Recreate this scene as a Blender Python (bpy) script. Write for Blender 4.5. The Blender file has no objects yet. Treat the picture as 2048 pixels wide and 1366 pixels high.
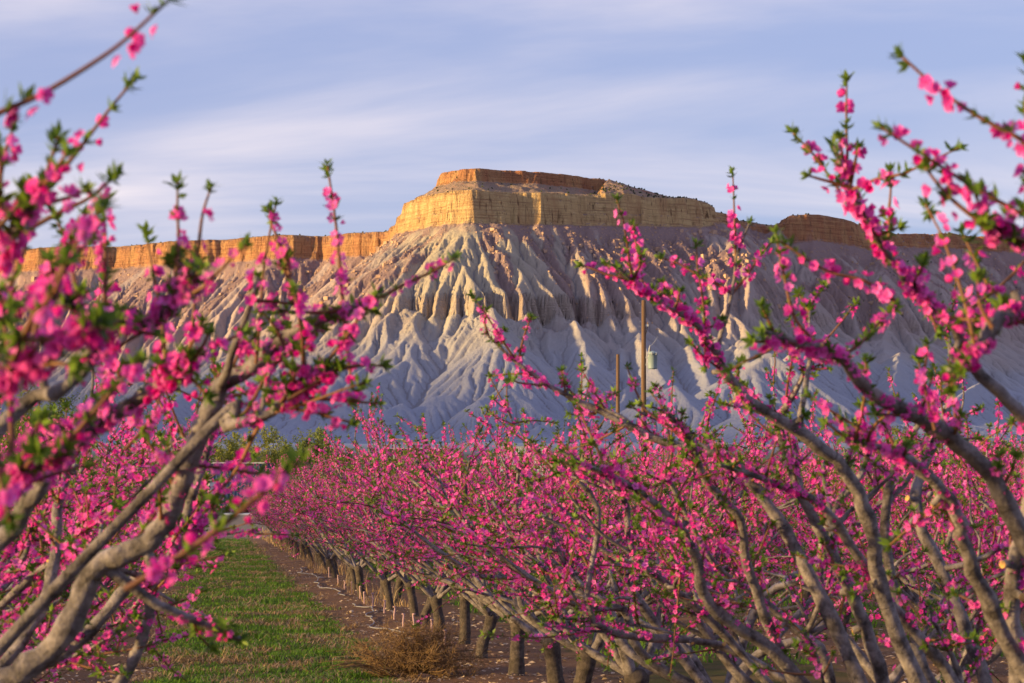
import bpy, bmesh, math, random
import numpy as np
from mathutils import Vector, Matrix

# ------------------------------------------------------------------ camera
scene = bpy.context.scene
COL = scene.collection
FPX, CX, CY, CAMZ = 4835.0, 1024.0, 683.0, 1.6
PITCH = math.atan(327.0 / FPX)
cam_data = bpy.data.cameras.new('camera')
cam_data.lens = 85.0
cam_data.sensor_width = 36.0
cam_data.clip_start = 0.1
cam_data.clip_end = 40000.0
cam_data.dof.use_dof = True
cam_data.dof.focus_distance = 45.0
cam_data.dof.aperture_fstop = 11.0
cam = bpy.data.objects.new('camera', cam_data)
COL.objects.link(cam)
cam.location = (0, 0, CAMZ)
cam.rotation_euler = (math.pi / 2 + PITCH, 0, 0)
scene.camera = cam

# ------------------------------------------------------------------ sky and sun
SUN_DIR = Vector((-0.94, -0.34, 0.0)).normalized()
SUN_EL = math.radians(6.0)
to_sun = Vector((SUN_DIR.x * math.cos(SUN_EL), SUN_DIR.y * math.cos(SUN_EL), math.sin(SUN_EL)))
world = bpy.data.worlds.new('World')
scene.world = world
world.use_nodes = True
wn, wl = world.node_tree.nodes, world.node_tree.links
wn.clear()
w_out = wn.new('ShaderNodeOutputWorld')
w_bg = wn.new('ShaderNodeBackground')
w_sky = wn.new('ShaderNodeTexSky')
w_sky.sky_type = 'NISHITA'
w_sky.sun_disc = False
w_sky.sun_elevation = SUN_EL
w_sky.sun_rotation = math.atan2(SUN_DIR.x, SUN_DIR.y)
w_sky.air_density = 1.0
w_sky.dust_density = 0.6
w_sky.ozone_density = 3.0
w_bg.inputs['Strength'].default_value = 0.13
# thin streaks of high cloud: noise on the view direction, flattened towards the horizon
w_co = wn.new('ShaderNodeTexCoord')
w_sep = wn.new('ShaderNodeSeparateXYZ')
wl.new(w_co.outputs['Generated'], w_sep.inputs[0])
def wmath(op, a, b=None, c=None):
    n = wn.new('ShaderNodeMath'); n.operation = op
    for i, v in enumerate((a, b, c)):
        if v is None: continue
        if isinstance(v, (int, float)): n.inputs[i].default_value = v
        else: wl.new(v, n.inputs[i])
    return n.outputs[0]
w_h = wmath('MAXIMUM', wmath('ADD', w_sep.outputs['Z'], 0.16), 0.02)
w_cmb = wn.new('ShaderNodeCombineXYZ')
wl.new(wmath('DIVIDE', w_sep.outputs['X'], w_h), w_cmb.inputs[0])
wl.new(wmath('DIVIDE', w_sep.outputs['Y'], w_h), w_cmb.inputs[1])
w_map = wn.new('ShaderNodeMapping')
w_map.inputs['Rotation'].default_value = (0, 0, math.radians(-11))
w_map.inputs['Scale'].default_value = (0.62, 1.55, 1)
w_map.inputs['Location'].default_value = (0.5, 1.0, 0)
wl.new(w_cmb.outputs[0], w_map.inputs['Vector'])
w_n1 = wn.new('ShaderNodeTexNoise')
w_n1.inputs['Scale'].default_value = 0.9
w_n1.inputs['Detail'].default_value = 7
w_n1.inputs['Roughness'].default_value = 0.52
w_n1.inputs['Distortion'].default_value = 0.5
wl.new(w_map.outputs[0], w_n1.inputs['Vector'])
w_ramp = wn.new('ShaderNodeValToRGB')
w_ramp.color_ramp.interpolation = 'EASE'
w_ramp.color_ramp.elements[0].position = 0.38
w_ramp.color_ramp.elements[0].color = (0.0, 0.0, 0.0, 1)
w_ramp.color_ramp.elements[1].position = 0.74
w_ramp.color_ramp.elements[1].color = (1, 1, 1, 1)
wl.new(w_n1.outputs['Fac'], w_ramp.inputs['Fac'])
# veil of thin cirrostratus over the whole sky, brighter warm-white streaks in it
w_veil = wn.new('ShaderNodeMixRGB')
w_veil.inputs['Fac'].default_value = 0.68
w_veil.inputs['Color2'].default_value = (1.40, 1.40, 2.35, 1)
wl.new(w_sky.outputs['Color'], w_veil.inputs['Color1'])
w_mix = wn.new('ShaderNodeMixRGB')
w_mix.inputs['Color2'].default_value = (3.2, 2.85, 2.95, 1)
wl.new(w_ramp.outputs['Color'], w_mix.inputs['Fac'])
wl.new(w_veil.outputs['Color'], w_mix.inputs['Color1'])
wl.new(w_mix.outputs['Color'], w_bg.inputs['Color'])
wl.new(w_bg.outputs[0], w_out.inputs['Surface'])

sun_data = bpy.data.lights.new('sun', 'SUN')
sun_data.energy = 5.0
sun_data.color = (1.0, 0.66, 0.25)
sun_data.angle = math.radians(2.6)
sun = bpy.data.objects.new('sun', sun_data)
COL.objects.link(sun)
sun.rotation_euler = to_sun.to_track_quat('Z', 'Y').to_euler()
sun.location = to_sun * 200

scene.view_settings.view_transform = 'Standard'
scene.view_settings.look = 'None'
scene.view_settings.exposure = 1.3
scene.view_settings.gamma = 1.0
scene.view_settings.use_curve_mapping = False
scene.render.engine = 'CYCLES'
scene.cycles.use_denoising = True
scene.cycles.max_bounces = 6
scene.cycles.diffuse_bounces = 3
scene.cycles.glossy_bounces = 2
scene.cycles.transmission_bounces = 2
scene.cycles.transparent_max_bounces = 4

# ------------------------------------------------------------------ helpers
def at(px, py, y):
    """point at forward distance y on the sight line of photograph pixel (px, py)"""
    dx, dy = (px - CX) / FPX, (CY - py) / FPX
    yd = math.cos(PITCH) - dy * math.sin(PITCH)
    zd = math.sin(PITCH) + dy * math.cos(PITCH)
    return Vector((dx / yd * y, y, CAMZ + zd / yd * y))

def mesh_from(name, verts, faces):
    me = bpy.data.meshes.new(name)
    me.from_pydata([tuple(v) for v in verts], [], faces)
    me.update()
    return me

def mesh_np(name, V, F, smooth=True):
    """V (n,3) float, F (m,k) int with k 3 or 4"""
    me = bpy.data.meshes.new(name)
    V = np.ascontiguousarray(V, dtype=np.float32); F = np.ascontiguousarray(F, dtype=np.int32)
    k = F.shape[1]
    me.vertices.add(len(V)); me.vertices.foreach_set('co', V.ravel())
    me.loops.add(F.size); me.loops.foreach_set('vertex_index', F.ravel())
    me.polygons.add(len(F))
    me.polygons.foreach_set('loop_start', np.arange(0, F.size, k, dtype=np.int32))
    me.polygons.foreach_set('loop_total', np.full(len(F), k, dtype=np.int32))
    me.polygons.foreach_set('use_smooth', np.full(len(F), smooth, dtype=bool))
    me.update(calc_edges=True)
    return me

def link(name, me, mat=None, parent=None, label=None, cat=None, group=None, kind=None):
    o = bpy.data.objects.new(name, me)
    COL.objects.link(o)
    if mat is not None and me is not None and not me.materials: me.materials.append(mat)
    if parent is not None: o.parent = parent
    if label: o['label'] = label
    if cat: o['category'] = cat
    if group: o['group'] = group
    if kind: o['kind'] = kind
    return o

def empty(name, loc, label=None, cat=None, group=None, rz=0.0):
    o = link(name, None, None, None, label, cat, group)
    o.location = loc; o.rotation_euler = (0, 0, rz)
    o.empty_display_size = 0.3
    return o

class NT:
    """small wrapper for building a material's nodes"""
    def __init__(s, name, rough=0.9, spec=0.2):
        s.m = bpy.data.materials.new(name); s.m.use_nodes = True
        s.n = s.m.node_tree.nodes; s.l = s.m.node_tree.links
        s.b = s.n['Principled BSDF']
        s.b.inputs['Roughness'].default_value = rough
        s.b.inputs['Specular IOR Level'].default_value = spec
    def put(s, v, sock):
        if isinstance(v, (int, float)):
            sock.default_value = v
        elif isinstance(v, tuple):
            sock.default_value = v if len(v) == len(sock.default_value) else v + (1.0,)
        else: s.l.new(v, sock)
    def math(s, op, a, b=None, c=None, clamp=False):
        n = s.n.new('ShaderNodeMath'); n.operation = op; n.use_clamp = clamp
        for i, v in enumerate((a, b, c)):
            if v is not None: s.put(v, n.inputs[i])
        return n.outputs[0]
    def mix(s, f, a, b, mode='MIX'):
        n = s.n.new('ShaderNodeMixRGB'); n.blend_type = mode
        s.put(f, n.inputs[0]); s.put(a, n.inputs[1]); s.put(b, n.inputs[2])
        return n.outputs[0]
    def noise(s, vec, scale, detail=4, rough=0.55, dist=0.0):
        n = s.n.new('ShaderNodeTexNoise')
        if vec is not None: s.l.new(vec, n.inputs['Vector'])
        n.inputs['Scale'].default_value = scale; n.inputs['Detail'].default_value = detail
        n.inputs['Roughness'].default_value = rough; n.inputs['Distortion'].default_value = dist
        return n.outputs['Fac']
    def ramp(s, fac, stops, interp='LINEAR'):
        n = s.n.new('ShaderNodeValToRGB'); s.put(fac, n.inputs[0])
        r = n.color_ramp; r.interpolation = interp
        while len(r.elements) < len(stops): r.elements.new(0.5)
        for e, (p, c) in zip(r.elements, stops):
            e.position = p
            e.color = (c, c, c, 1) if isinstance(c, (int, float)) else tuple(c) + (1.0,)
        return n.outputs[0]
    def coord(s, kind='Object'):
        return s.n.new('ShaderNodeTexCoord').outputs[kind]
    def geo(s, out='Position'):
        return s.n.new('ShaderNodeNewGeometry').outputs[out]
    def mapping(s, vec, scale=(1, 1, 1), rot=(0, 0, 0), loc=(0, 0, 0)):
        n = s.n.new('ShaderNodeMapping'); s.l.new(vec, n.inputs[0])
        n.inputs['Scale'].default_value = scale; n.inputs['Rotation'].default_value = rot
        n.inputs['Location'].default_value = loc
        return n.outputs[0]
    def attr(s, name, out='Fac'):
        n = s.n.new('ShaderNodeAttribute'); n.attribute_name = name
        return n.outputs[out]
    def objrand(s):
        return s.n.new('ShaderNodeObjectInfo').outputs['Random']
    def bump(s, h, strength=0.5, dist=0.1):
        n = s.n.new('ShaderNodeBump'); s.put(h, n.inputs['Height'])
        n.inputs['Strength'].default_value = strength; n.inputs['Distance'].default_value = dist
        s.l.new(n.outputs[0], s.b.inputs['Normal'])
    def color(s, c): s.put(c, s.b.inputs['Base Color']); return s

def plain(name, c, rough=0.9, spec=0.2, var=0.25, scale=8.0, bump=0.0, bdist=0.01):
    t = NT(name, rough, spec)
    nz = t.noise(t.coord(), scale, 5, 0.6)
    t.color(t.mix(nz, tuple(v * (1 - var) for v in c), tuple(min(1, v * (1 + var)) for v in c)))
    if bump: t.bump(nz, bump, bdist)
    return t.m

# numpy gradient noise
_rs = np.random.RandomState(7)
_perm = _rs.permutation(512)
_ga = _rs.rand(512) * 2 * np.pi
_gx, _gy = np.cos(_ga).astype(np.float32), np.sin(_ga).astype(np.float32)
def pnoise(x, y):
    xi = np.floor(x).astype(np.int64); yi = np.floor(y).astype(np.int64)
    xf = (x - xi).astype(np.float32); yf = (y - yi).astype(np.float32)
    def g(ix, iy, fx, fy):
        h = _perm[(_perm[ix & 511] + iy) & 511]
        return _gx[h] * fx + _gy[h] * fy
    u = xf * xf * xf * (xf * (xf * 6 - 15) + 10); v = yf * yf * yf * (yf * (yf * 6 - 15) + 10)
    a = g(xi, yi, xf, yf); b = g(xi + 1, yi, xf - 1, yf)
    c = g(xi, yi + 1, xf, yf - 1); d = g(xi + 1, yi + 1, xf - 1, yf - 1)
    return (a + u * (b - a)) + v * ((c + u * (d - c)) - (a + u * (b - a)))
def fbm(x, y, octv=4, gain=0.5, lac=2.03):
    s = 0.0; a = 1.0
    for i in range(octv):
        s = s + a * pnoise(x + 17.3 * i, y - 9.1 * i); a *= gain; x = x * lac; y = y * lac
    return s
def sstep(a, b, x):
    t = np.clip((x - a) / (b - a), 0, 1); return t * t * (3 - 2 * t)
# ------------------------------------------------------------------ the mesa and the cliff walls beside it
def plan(px, y): return ((px - CX) / FPX * y, y)
# edge of the main cliff, walked from the far left wall round the prow to the right-hand butte and bench
RIM = [plan(-900, 7150), plan(-500, 6800), plan(-200, 6640), plan(0, 6540), plan(120, 6440), plan(230, 6440), plan(330, 6330), plan(450, 6300),
       plan(560, 6180), plan(640, 6210), plan(700, 6120), plan(770, 6080), plan(796, 5900), plan(806, 5660), plan(826, 5480), plan(862, 5380),
       plan(905, 5320), plan(943, 5285), plan(985, 5300), plan(1040, 5345), plan(1130, 5380), plan(1220, 5440), plan(1310, 5500),
       plan(1390, 5560), plan(1424, 5620), plan(1440, 5760), plan(1500, 5990), plan(1552, 6050), plan(1578, 5860), plan(1620, 5875),
       plan(1690, 5950), plan(1745, 6060), plan(1790, 6240), plan(1860, 6340), plan(1960, 6480), plan(2100, 6560), plan(2400, 6700), plan(2900, 6900)]
RIM = np.array(RIM)
# rim height along it (main cliff top), cliff drop, keyed to the rim points' pixel columns
def rim_col(X, Y): return X / Y * FPX + CX
RIM_AREA = np.vstack([RIM, [(9000, 7000), (9000, 12000), (-9000, 12000), (-9000, 7300)]])
def seg_field(P, X, Y, behind=None):
    """signed distance to polyline P (positive behind it), running length at the nearest point"""
    best = np.full(X.shape, 1e9, np.float32); sarc = np.zeros(X.shape, np.float32); sign = np.ones(X.shape, np.float32)
    acc = 0.0
    for i in range(len(P) - 1):
        ax, ay = P[i]; bx, by = P[i + 1]
        dx, dy = bx - ax, by - ay; L = math.hypot(dx, dy)
        t = np.clip(((X - ax) * dx + (Y - ay) * dy) / (L * L), 0, 1)
        qx, qy = ax + t * dx - X, ay + t * dy - Y
        d = np.hypot(qx, qy)
        cr = dx * (Y - ay) - dy * (X - ax)
        m = d < best - 1e-3
        best = np.where(m, d, best); sarc = np.where(m, acc + t * L, sarc); sign = np.where(m, np.sign(cr), sign)
        acc += L
    if behind is not None: sign = np.where(in_poly(behind, X, Y), 1.0, -1.0).astype(np.float32)
    return best * sign, sarc

CAP = [plan(862, 5900), plan(868, 5640), plan(882, 5480), plan(915, 5420), plan(955, 5395), plan(1010, 5430), plan(1080, 5470), plan(1160, 5520), plan(1215, 5580), plan(1232, 5700), plan(1240, 5950)]
CAP = np.array(CAP)
CAPP = np.vstack([CAP, CAP[:1]])
def in_poly(P, X, Y):
    ins = np.zeros(X.shape, bool); n = len(P)
    for i in range(n):
        x1, y1 = P[i]; x2, y2 = P[(i + 1) % n]
        if y1 == y2: continue
        c = ((y1 > Y) != (y2 > Y)) & (X < (x2 - x1) * (Y - y1) / (y2 - y1) + x1)
        ins ^= c
    return ins

def valley_floor(X, Y):
    return np.interp(Y, [0, 170, 400, 1500, 3000, 4300, 5200, 9000], [0, 0, 4, 26, 66, 112, 150, 170])

def base_height(X, Y):
    wx = X + 20 * fbm(X / 120, Y / 120, 3) + 10 * fbm(X / 34 + 9, Y / 34, 4, 0.62)
    wy = Y + 20 * fbm(X / 120 + 40, Y / 120, 3) + 10 * fbm(X / 34, Y / 34 + 30, 4, 0.62)
    d, s = seg_field(RIM, wx, wy, RIM_AREA)
    c = rim_col(X, Y)
    # height of the main cliff's rim, by column
    rz = np.interp(c, [-900, 0, 230, 330, 560, 770, 820, 940, 1040, 1220, 1390, 1430, 1500, 1555, 1585, 1640, 1750, 1800, 1900, 2050, 2900],
                   [700, 690, 690, 692, 694, 690, 700, 694, 694, 700, 708, 700, 704, 700, 706, 712, 700, 704, 722, 725, 730])
    drop = np.interp(c, [-900, 230, 560, 770, 820, 940, 1400, 1430, 1500, 1560, 1585, 1740, 1770, 1850, 2900],
                     [64, 60, 60, 60, 76, 74, 66, 46, 20, 26, 66, 62, 34, 40, 40])
    inn = np.maximum(d, 0); out = np.maximum(-d, 0)
    # behind the rim: gentle rise, talus up to the cap, the cap's own cliff
    ci = in_poly(CAP, wx, wy); dc, _ = seg_field(CAPP, wx, wy); dc = np.abs(dc) * np.where(ci, 1, -1)
    top = rz + 6 * sstep(0, 30, inn) + 0.01 * inn
    talus_cap = 729 - 0.50 * np.maximum(-dc, 0) + 30 * sstep(0, 12, dc) + 0.02 * np.maximum(dc, 0)
    # the mesa top falls off towards the right behind the cap
    tail = np.interp(c, [1180, 1218, 1240, 1270, 1340, 1420, 1520], [690, 751, 743, 733, 718, 702, 690]) - np.maximum(0, 60 - inn) * 0.45
    tail = np.minimum(tail, rz + 5 + 0.55 * inn)
    top = np.maximum(top, np.minimum(talus_cap, 765))
    top = np.where((c > 1100) & (c < 1560), np.maximum(top, np.minimum(tail, 760)), top)
    top = np.where(c < 790, rz + 4 * sstep(0, 20, inn) + 0.004 * inn, top)
    top = np.where(c > 1560, rz + 3 * sstep(0, 20, inn) + 0.012 * inn, top)
    # below: stepped cliff, shale slope with a lower cliff band, fans running out to the valley floor
    k = out / 17.0
    cl = np.interp(k, [0, 0.12, 0.3, 0.42, 0.62, 0.74, 1.0], [0, 0.22, 0.33, 0.60, 0.68, 0.93, 1.0])
    o2 = np.maximum(out - 15, 0)
    band = np.interp(c, [400, 740, 800, 980, 1200, 1290, 1420, 1600, 1800, 2000], [0, 0, 46, 58, 54, 34, 24, 30, 34, 26])
    bandp = np.interp(c, [700, 985, 1250, 1500, 2000], [262, 262, 262, 250, 230]) + 26 * fbm(s / 90, s * 0 + 3.3, 3)
    zslope = -0.70 * np.minimum(o2, 330) - 0.60 * np.clip(o2 - 330, 0, 280) - 0.36 * np.clip(o2 - 610, 0, 250) - 0.16 * np.maximum(o2 - 860, 0)
    zslope = zslope - 46 * sstep(270, 420, o2) * (1 - sstep(560, 1000, o2)) * np.interp(c, [500, 700, 800, 1300, 1500], [0.35, 0.8, 1, 1, 0.6])
    z = np.where(d >= 0, top, rz - drop * cl + zslope)
    return z, d, s, c, wx, wy

# crests of the big shale ridges below the lower cliff band: pixel column, pixel row, distance
CRESTS = [
    [(985, 614, 4960), (1000, 668, 4860), (1012, 730, 4760), (1060, 800, 4640), (1100, 850, 4560)],
    [(823, 612, 5050), (826, 660, 4960), (817, 712, 4850), (772, 742, 4780), (730, 768, 4700), (690, 810, 4620)],
    [(905, 790, 4620), (868, 792, 4600), (835, 812, 4570), (790, 850, 4520)],
    [(802, 806, 4560), (770, 820, 4530), (735, 842, 4490)],
    [(760, 838, 4440), (740, 858, 4410), (750, 880, 4370)],
    [(1010, 772, 4600), (960, 800, 4540), (930, 840, 4480)],
    [(1150, 640, 5000), (1180, 720, 4850), (1170, 800, 4650)],
    [(1270, 660, 5040), (1330, 760, 4760), (1310, 800, 4560), (1250, 850, 4400)],
    [(1380, 690, 5000), (1440, 800, 4650), (1450, 850, 4450)],
    [(1600, 690, 5050), (1540, 760, 4700), (1500, 830, 4400)],
    [(1800, 700, 5200), (1780, 790, 4800), (1760, 850, 4500)],
    [(1960, 760, 4800), (1900, 800, 4600), (1850, 860, 4350)],
    [(560, 730, 5000), (500, 790, 4780), (470, 850, 4560)],
    [(420, 740, 5000), (350, 800, 4800), (330, 870, 4550)],
    [(640, 790, 4700), (600, 830, 4560), (560, 860, 4450)],
    [(1080, 845, 4450), (1060, 870, 4380), (1040, 880, 4340)],
    [(1535, 700, 4700), (1500, 728, 4660), (1450, 770, 4600), (1400, 820, 4520)],
    [(1535, 700, 4700), (1600, 750, 4650), (1650, 810, 4560)],
    [(1345, 765, 4560), (1290, 790, 4530), (1250, 840, 4460)],
    [(1240, 690, 4960), (1260, 760, 4800), (1230, 830, 4600)],
    [(700, 700, 5000), (640, 760, 4850), (600, 800, 4760)],
    [(1700, 690, 5150), (1690, 760, 4950), (1640, 800, 4800)],
]
def crest_height(X, Y, only=None, tz=0.62):
    H = np.full(X.shape, -1e6, np.float32)
    for ci, cr in enumerate(CRESTS):
        if only is not None and ci not in only: continue
        P = [at(*p) for p in cr]
        for a, b in zip(P[:-1], P[1:]):
            dx, dy = b.x - a.x, b.y - a.y; L2 = dx * dx + dy * dy
            t = np.clip(((X - a.x) * dx + (Y - a.y) * dy) / L2, 0, 1)
            q = np.hypot(a.x + t * dx - X, a.y + t * dy - Y)
            H = np.maximum(H, a.z + t * (b.z - a.z) - tz * np.sqrt(q * q + 36) + 2)
    return H

CELL = 4.6
gx = np.arange(-1750, 1990, CELL, dtype=np.float32); gy = np.arange(4080, 6960, CELL, dtype=np.float32)
GX, GY = np.meshgrid(gx, gy)
Z0, D0, S0, C0, WX0, WY0 = base_height(GX, GY)
Z0 = np.maximum(Z0, crest_height(GX + 10 * fbm(GX / 80, GY / 80, 3), GY + 10 * fbm(GX / 80 + 5, GY / 80 + 8, 3)))
vf = valley_floor(GX, GY)
Z0 = np.maximum(Z0, vf + 1.5 * fbm(GX / 60, GY / 60, 3))
Z = (Z0 + np.where(D0 < -16, 1.0, 0.0) * (1.8 * fbm(GX / 30, GY / 30, 4) + 1.8 * fbm(GX / 13, GY / 13, 3) + _rs.rand(*GX.shape) * 0.8)).astype(np.float32)
# how easily each place wears down: caprock hardly, soft shale readily, the lower cliff band a little
soft = (0.35 + 0.65 * sstep(20, 90, -D0)) * np.where(D0 > -18, 0.0, 1.0) * sstep(0, 18, Z0 - vf)
LB = np.interp(C0, [700, 985, 1250, 1500, 2000], [432, 430, 440, 470, 480])
soft = (soft * (1 - 0.55 * sstep(60, 130, LB - Z0))).astype(np.float32)
A = np.ones_like(Z)
SH = [(-1, -1), (-1, 0), (-1, 1), (0, -1), (0, 1), (1, -1), (1, 0), (1, 1)]
H_, W_ = Z.shape
keep = sstep(14, 30, -D0).astype(np.float32)
NIT = 320
for it in range(NIT):
    Zp = np.pad(Z, 1, mode='edge')
    drops = []; tot = np.full(Z.shape, 1e-9, np.float32); mx = np.zeros_like(Z); low = np.zeros_like(Z)
    for dy, dx in SH:
        L = CELL * (1.41421 if dx and dy else 1.0)
        dr = np.maximum((Z - Zp[1 + dy:1 + dy + H_, 1 + dx:1 + dx + W_]) / L, 0)
        np.maximum(mx, dr, out=mx)
        w = dr * dr * dr
        drops.append(w); tot += w
    inv = A / tot
    An = np.ones_like(A)
    for (dy, dx), w in zip(SH, drops):
        f = w * inv
        ys, ye = max(0, dy), H_ + min(0, dy); xs, xe = max(0, dx), W_ + min(0, dx)
        An[ys:ye, xs:xe] += f[ys - dy:ye - dy, xs - dx:xe - dx]
    A = An * keep
    if it > 20:
        E = 0.020 * (0.46 + 0.40 * sstep(200, 320, -D0).astype(np.float32)) * soft * np.minimum(np.sqrt(A), 14.0) * mx
        Z -= np.minimum(E, 0.3 * mx * CELL)
        if it % 3 == 0:
            Zp = np.pad(Z, 1, mode='edge')
            lap = Zp[:-2, 1:-1] + Zp[2:, 1:-1] + Zp[1:-1, :-2] + Zp[1:-1, 2:] - 4 * Z
            steep = np.clip((mx - 0.85) * 1.2, 0, 1)
            Z += lap * soft * (0.012 + 0.16 * steep)
def upsample2(G):
    h, w = G.shape
    O = np.empty((2 * h - 1, 2 * w - 1), np.float32)
    O[::2, ::2] = G; O[1::2, ::2] = (G[:-1] + G[1:]) / 2; O[:, 1::2] = (O[:, :-2:2] + O[:, 2::2]) / 2
    return O
# second pass at half the cell size cuts the fine rills
Z = upsample2(Z); Z0 = upsample2(Z0.astype(np.float32)); soft = upsample2(soft); keep = upsample2(keep)
CELL *= 0.5; H_, W_ = Z.shape
Z += soft * (_rs.rand(H_, W_).astype(np.float32) - 0.5) * 0.9
A = np.ones_like(Z)
for it in range(62):
    Zp = np.pad(Z, 1, mode='edge'); drops = []; tot = np.full(Z.shape, 1e-9, np.float32); mx = np.zeros_like(Z)
    for dy, dx in SH:
        dr = np.maximum((Z - Zp[1 + dy:1 + dy + H_, 1 + dx:1 + dx + W_]) / (CELL * (1.41421 if dx and dy else 1.0)), 0)
        np.maximum(mx, dr, out=mx); w = dr * dr * dr * dr; drops.append(w); tot += w
    inv = A / tot; An = np.ones_like(A)
    for (dy, dx), w in zip(SH, drops):
        f = w * inv; ys, ye = max(0, dy), H_ + min(0, dy); xs, xe = max(0, dx), W_ + min(0, dx)
        An[ys:ye, xs:xe] += f[ys - dy:ye - dy, xs - dx:xe - dx]
    A = An * keep
    if it > 14: Z -= np.minimum(0.050 * soft * np.minimum(np.sqrt(A), 7.0) * mx, 0.3 * mx * CELL)
FLOW = np.log1p(A)
LOSS = Z0 - Z

# fan-shaped mesh over the eroded heights, finer where the cliffs stand
ucol = np.linspace(-0.246, 0.246, 980)
yrow = np.concatenate([np.arange(4110, 5230, 4.0), np.arange(5230, 5720, 2.3), np.arange(5720, 6620, 5.0), np.arange(6620, 6930, 12)])
U, YY = np.meshgrid(ucol, yrow)
MX, MY = (U * YY).astype(np.float32), YY.astype(np.float32)
def bil(G, X, Y):
    fx = np.clip((X - gx[0]) / CELL, 0, W_ - 1.001); fy = np.clip((Y - gy[0]) / CELL, 0, H_ - 1.001)
    ix, iy = fx.astype(int), fy.astype(int); tx, ty = fx - ix, fy - iy
    return (G[iy, ix] * (1 - tx) + G[iy, ix + 1] * tx) * (1 - ty) + (G[iy + 1, ix] * (1 - tx) + G[iy + 1, ix + 1] * tx) * ty
zb, db, sb, cb, wxb, wyb = base_height(MX, MY)
o__ = np.maximum(-db, 0)
mz = bil(Z, MX, MY)
cm = sstep(-40, -26, db)               # 1 on cliff and above
mz = mz * (1 - cm) + zb * cm
# the lower cliff band: a hard bed that stands up as fluted spires wherever the slope crosses it
zb0 = np.interp(cb, [700, 985, 1250, 1500, 2000], [436, 444, 436, 440, 430]) + 9 * fbm(MX / 70, MY / 70, 3) + 4 * fbm(MX / 18, MY / 18, 2)
bh = np.interp(cb, [600, 760, 805, 980, 1180, 1250, 1330, 1600, 1800, 2000], [0, 0, 34, 52, 44, 22, 8, 10, 12, 8]) * (0.85 + 0.9 * fbm(MX / 48 + 3, MY / 70, 2))
bh = np.maximum(bh, 0)
th = zb0 - mz                                   # depth below the hard bed's top
fall = np.where(th <= 0, 0, np.where(th < 16, bh * th / 16.0, bh * np.clip(1 - (th - 16) / 95.0, 0, 1)))
bandmask = np.where((th > 0) & (th < 17) & (bh > 8), np.clip(bh / 40, 0, 1), 0.0)
mz = mz - fall * (1 - cm)
# shale fans banked against the foot of that cliff
def box(G, r):
    P_ = np.pad(G, r, mode='edge').astype(np.float64); c = P_.cumsum(0); c = np.vstack([np.zeros((1, c.shape[1])), c]); P_ = (c[2 * r + 1:] - c[:-2 * r - 1]) / (2 * r + 1)
    c = P_.cumsum(1); c = np.hstack([np.zeros((c.shape[0], 1)), c]); return ((c[:, 2 * r + 1:] - c[:, :-2 * r - 1]) / (2 * r + 1)).astype(np.float32)
zpre = bil(Z, MX, MY); det = np.clip(zpre - box(zpre, 6), -5, 5)
fan = crest_height(MX + 9 * fbm(MX / 70, MY / 70, 3), MY + 9 * fbm(MX / 70 + 5, MY / 70 + 8, 3), (0, 1, 2, 3, 5, 6, 7, 8, 9), 0.66) - 3 + 0.9 * det
fan_on = fan > mz
mz = np.where((cm < 0.01) & fan_on, np.maximum(mz, fan), mz); bandmask = np.where(fan_on, 0, bandmask)
on_slope = (1 - cm) * sstep(0, 14, mz - valley_floor(MX, MY))
rill = np.abs(pnoise(sb / 13 + 0.8 * pnoise(MX / 40, MY / 40), o__ / 160)) * 2 - 0.5
mz = mz - on_slope * (1 - sstep(280, 420, o__)) * 1.6 * rill
mz = mz + on_slope * (0.8 * fbm(MX / 14, MY / 14, 3))
mz = mz + (1 - on_slope) * 0.4 * fbm(MX / 9, MY / 9, 2)
vfm = valley_floor(MX, MY) - 4
mz = vfm + (mz - vfm) * sstep(4110, 4230, MY)          # the apron sinks under the valley floor at its front edge
nr, nc = MX.shape
V = np.stack([MX.ravel(), MY.ravel(), mz.ravel()], 1)
idx = np.arange(nr * nc).reshape(nr, nc)
F = np.stack([idx[:-1, :-1].ravel(), idx[:-1, 1:].ravel(), idx[1:, 1:].ravel(), idx[1:, :-1].ravel()], 1)
me = mesh_np('mesa', V, F)
def fattr(me, name, arr):
    a = me.attributes.new(name, 'FLOAT', 'POINT'); a.data.foreach_set('value', np.ascontiguousarray(arr.ravel(), dtype=np.float32))
# what lies on the surface: rubble-covered ground in streaks below the cliff, bare shale elsewhere
o_ = np.maximum(-db, 0)
flow = bil(FLOW, MX, MY); loss = bil(LOSS, MX, MY)
streak = fbm(sb / 34 + 0.4 * fbm(o_ / 90, sb / 70, 2), o_ / 420 + 4, 3) * 1.3
upper = 1 - sstep(190, 340, o_ + 60 * fbm(sb / 80, o_ / 80 + 7, 3))
side = np.interp(cb, [-200, 300, 700, 760, 960, 1010, 1100, 1300, 1700, 1900], [0.56, 0.56, 0.50, 0.38, 0.06, 0.32, 0.52, 0.62, 0.60, 0.56])
rub = sstep(-0.12, 0.22, streak + side + 0.10 * sstep(1.2, 3, flow) - 0.05 - 0.02 * np.clip(loss, -4, 14)) * upper
rub = np.maximum(rub, (1 - sstep(16, 46, o_ + 12 * fbm(sb / 18, o_ / 30, 2))))
rub = np.where(db > 0, 1.0, rub)
cliff = sstep(-22, -15, db + 0.0) * (1 - sstep(2, 8, db))
fattr(me, 'rubble', rub); fattr(me, 'cliff', cliff); fattr(me, 'along', sb); fattr(me, 'colpx', cb)
fattr(me, 'band', bandmask); fattr(me, 'onTop', sstep(0, 6, db)); fattr(me, 'flow', flow)

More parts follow.
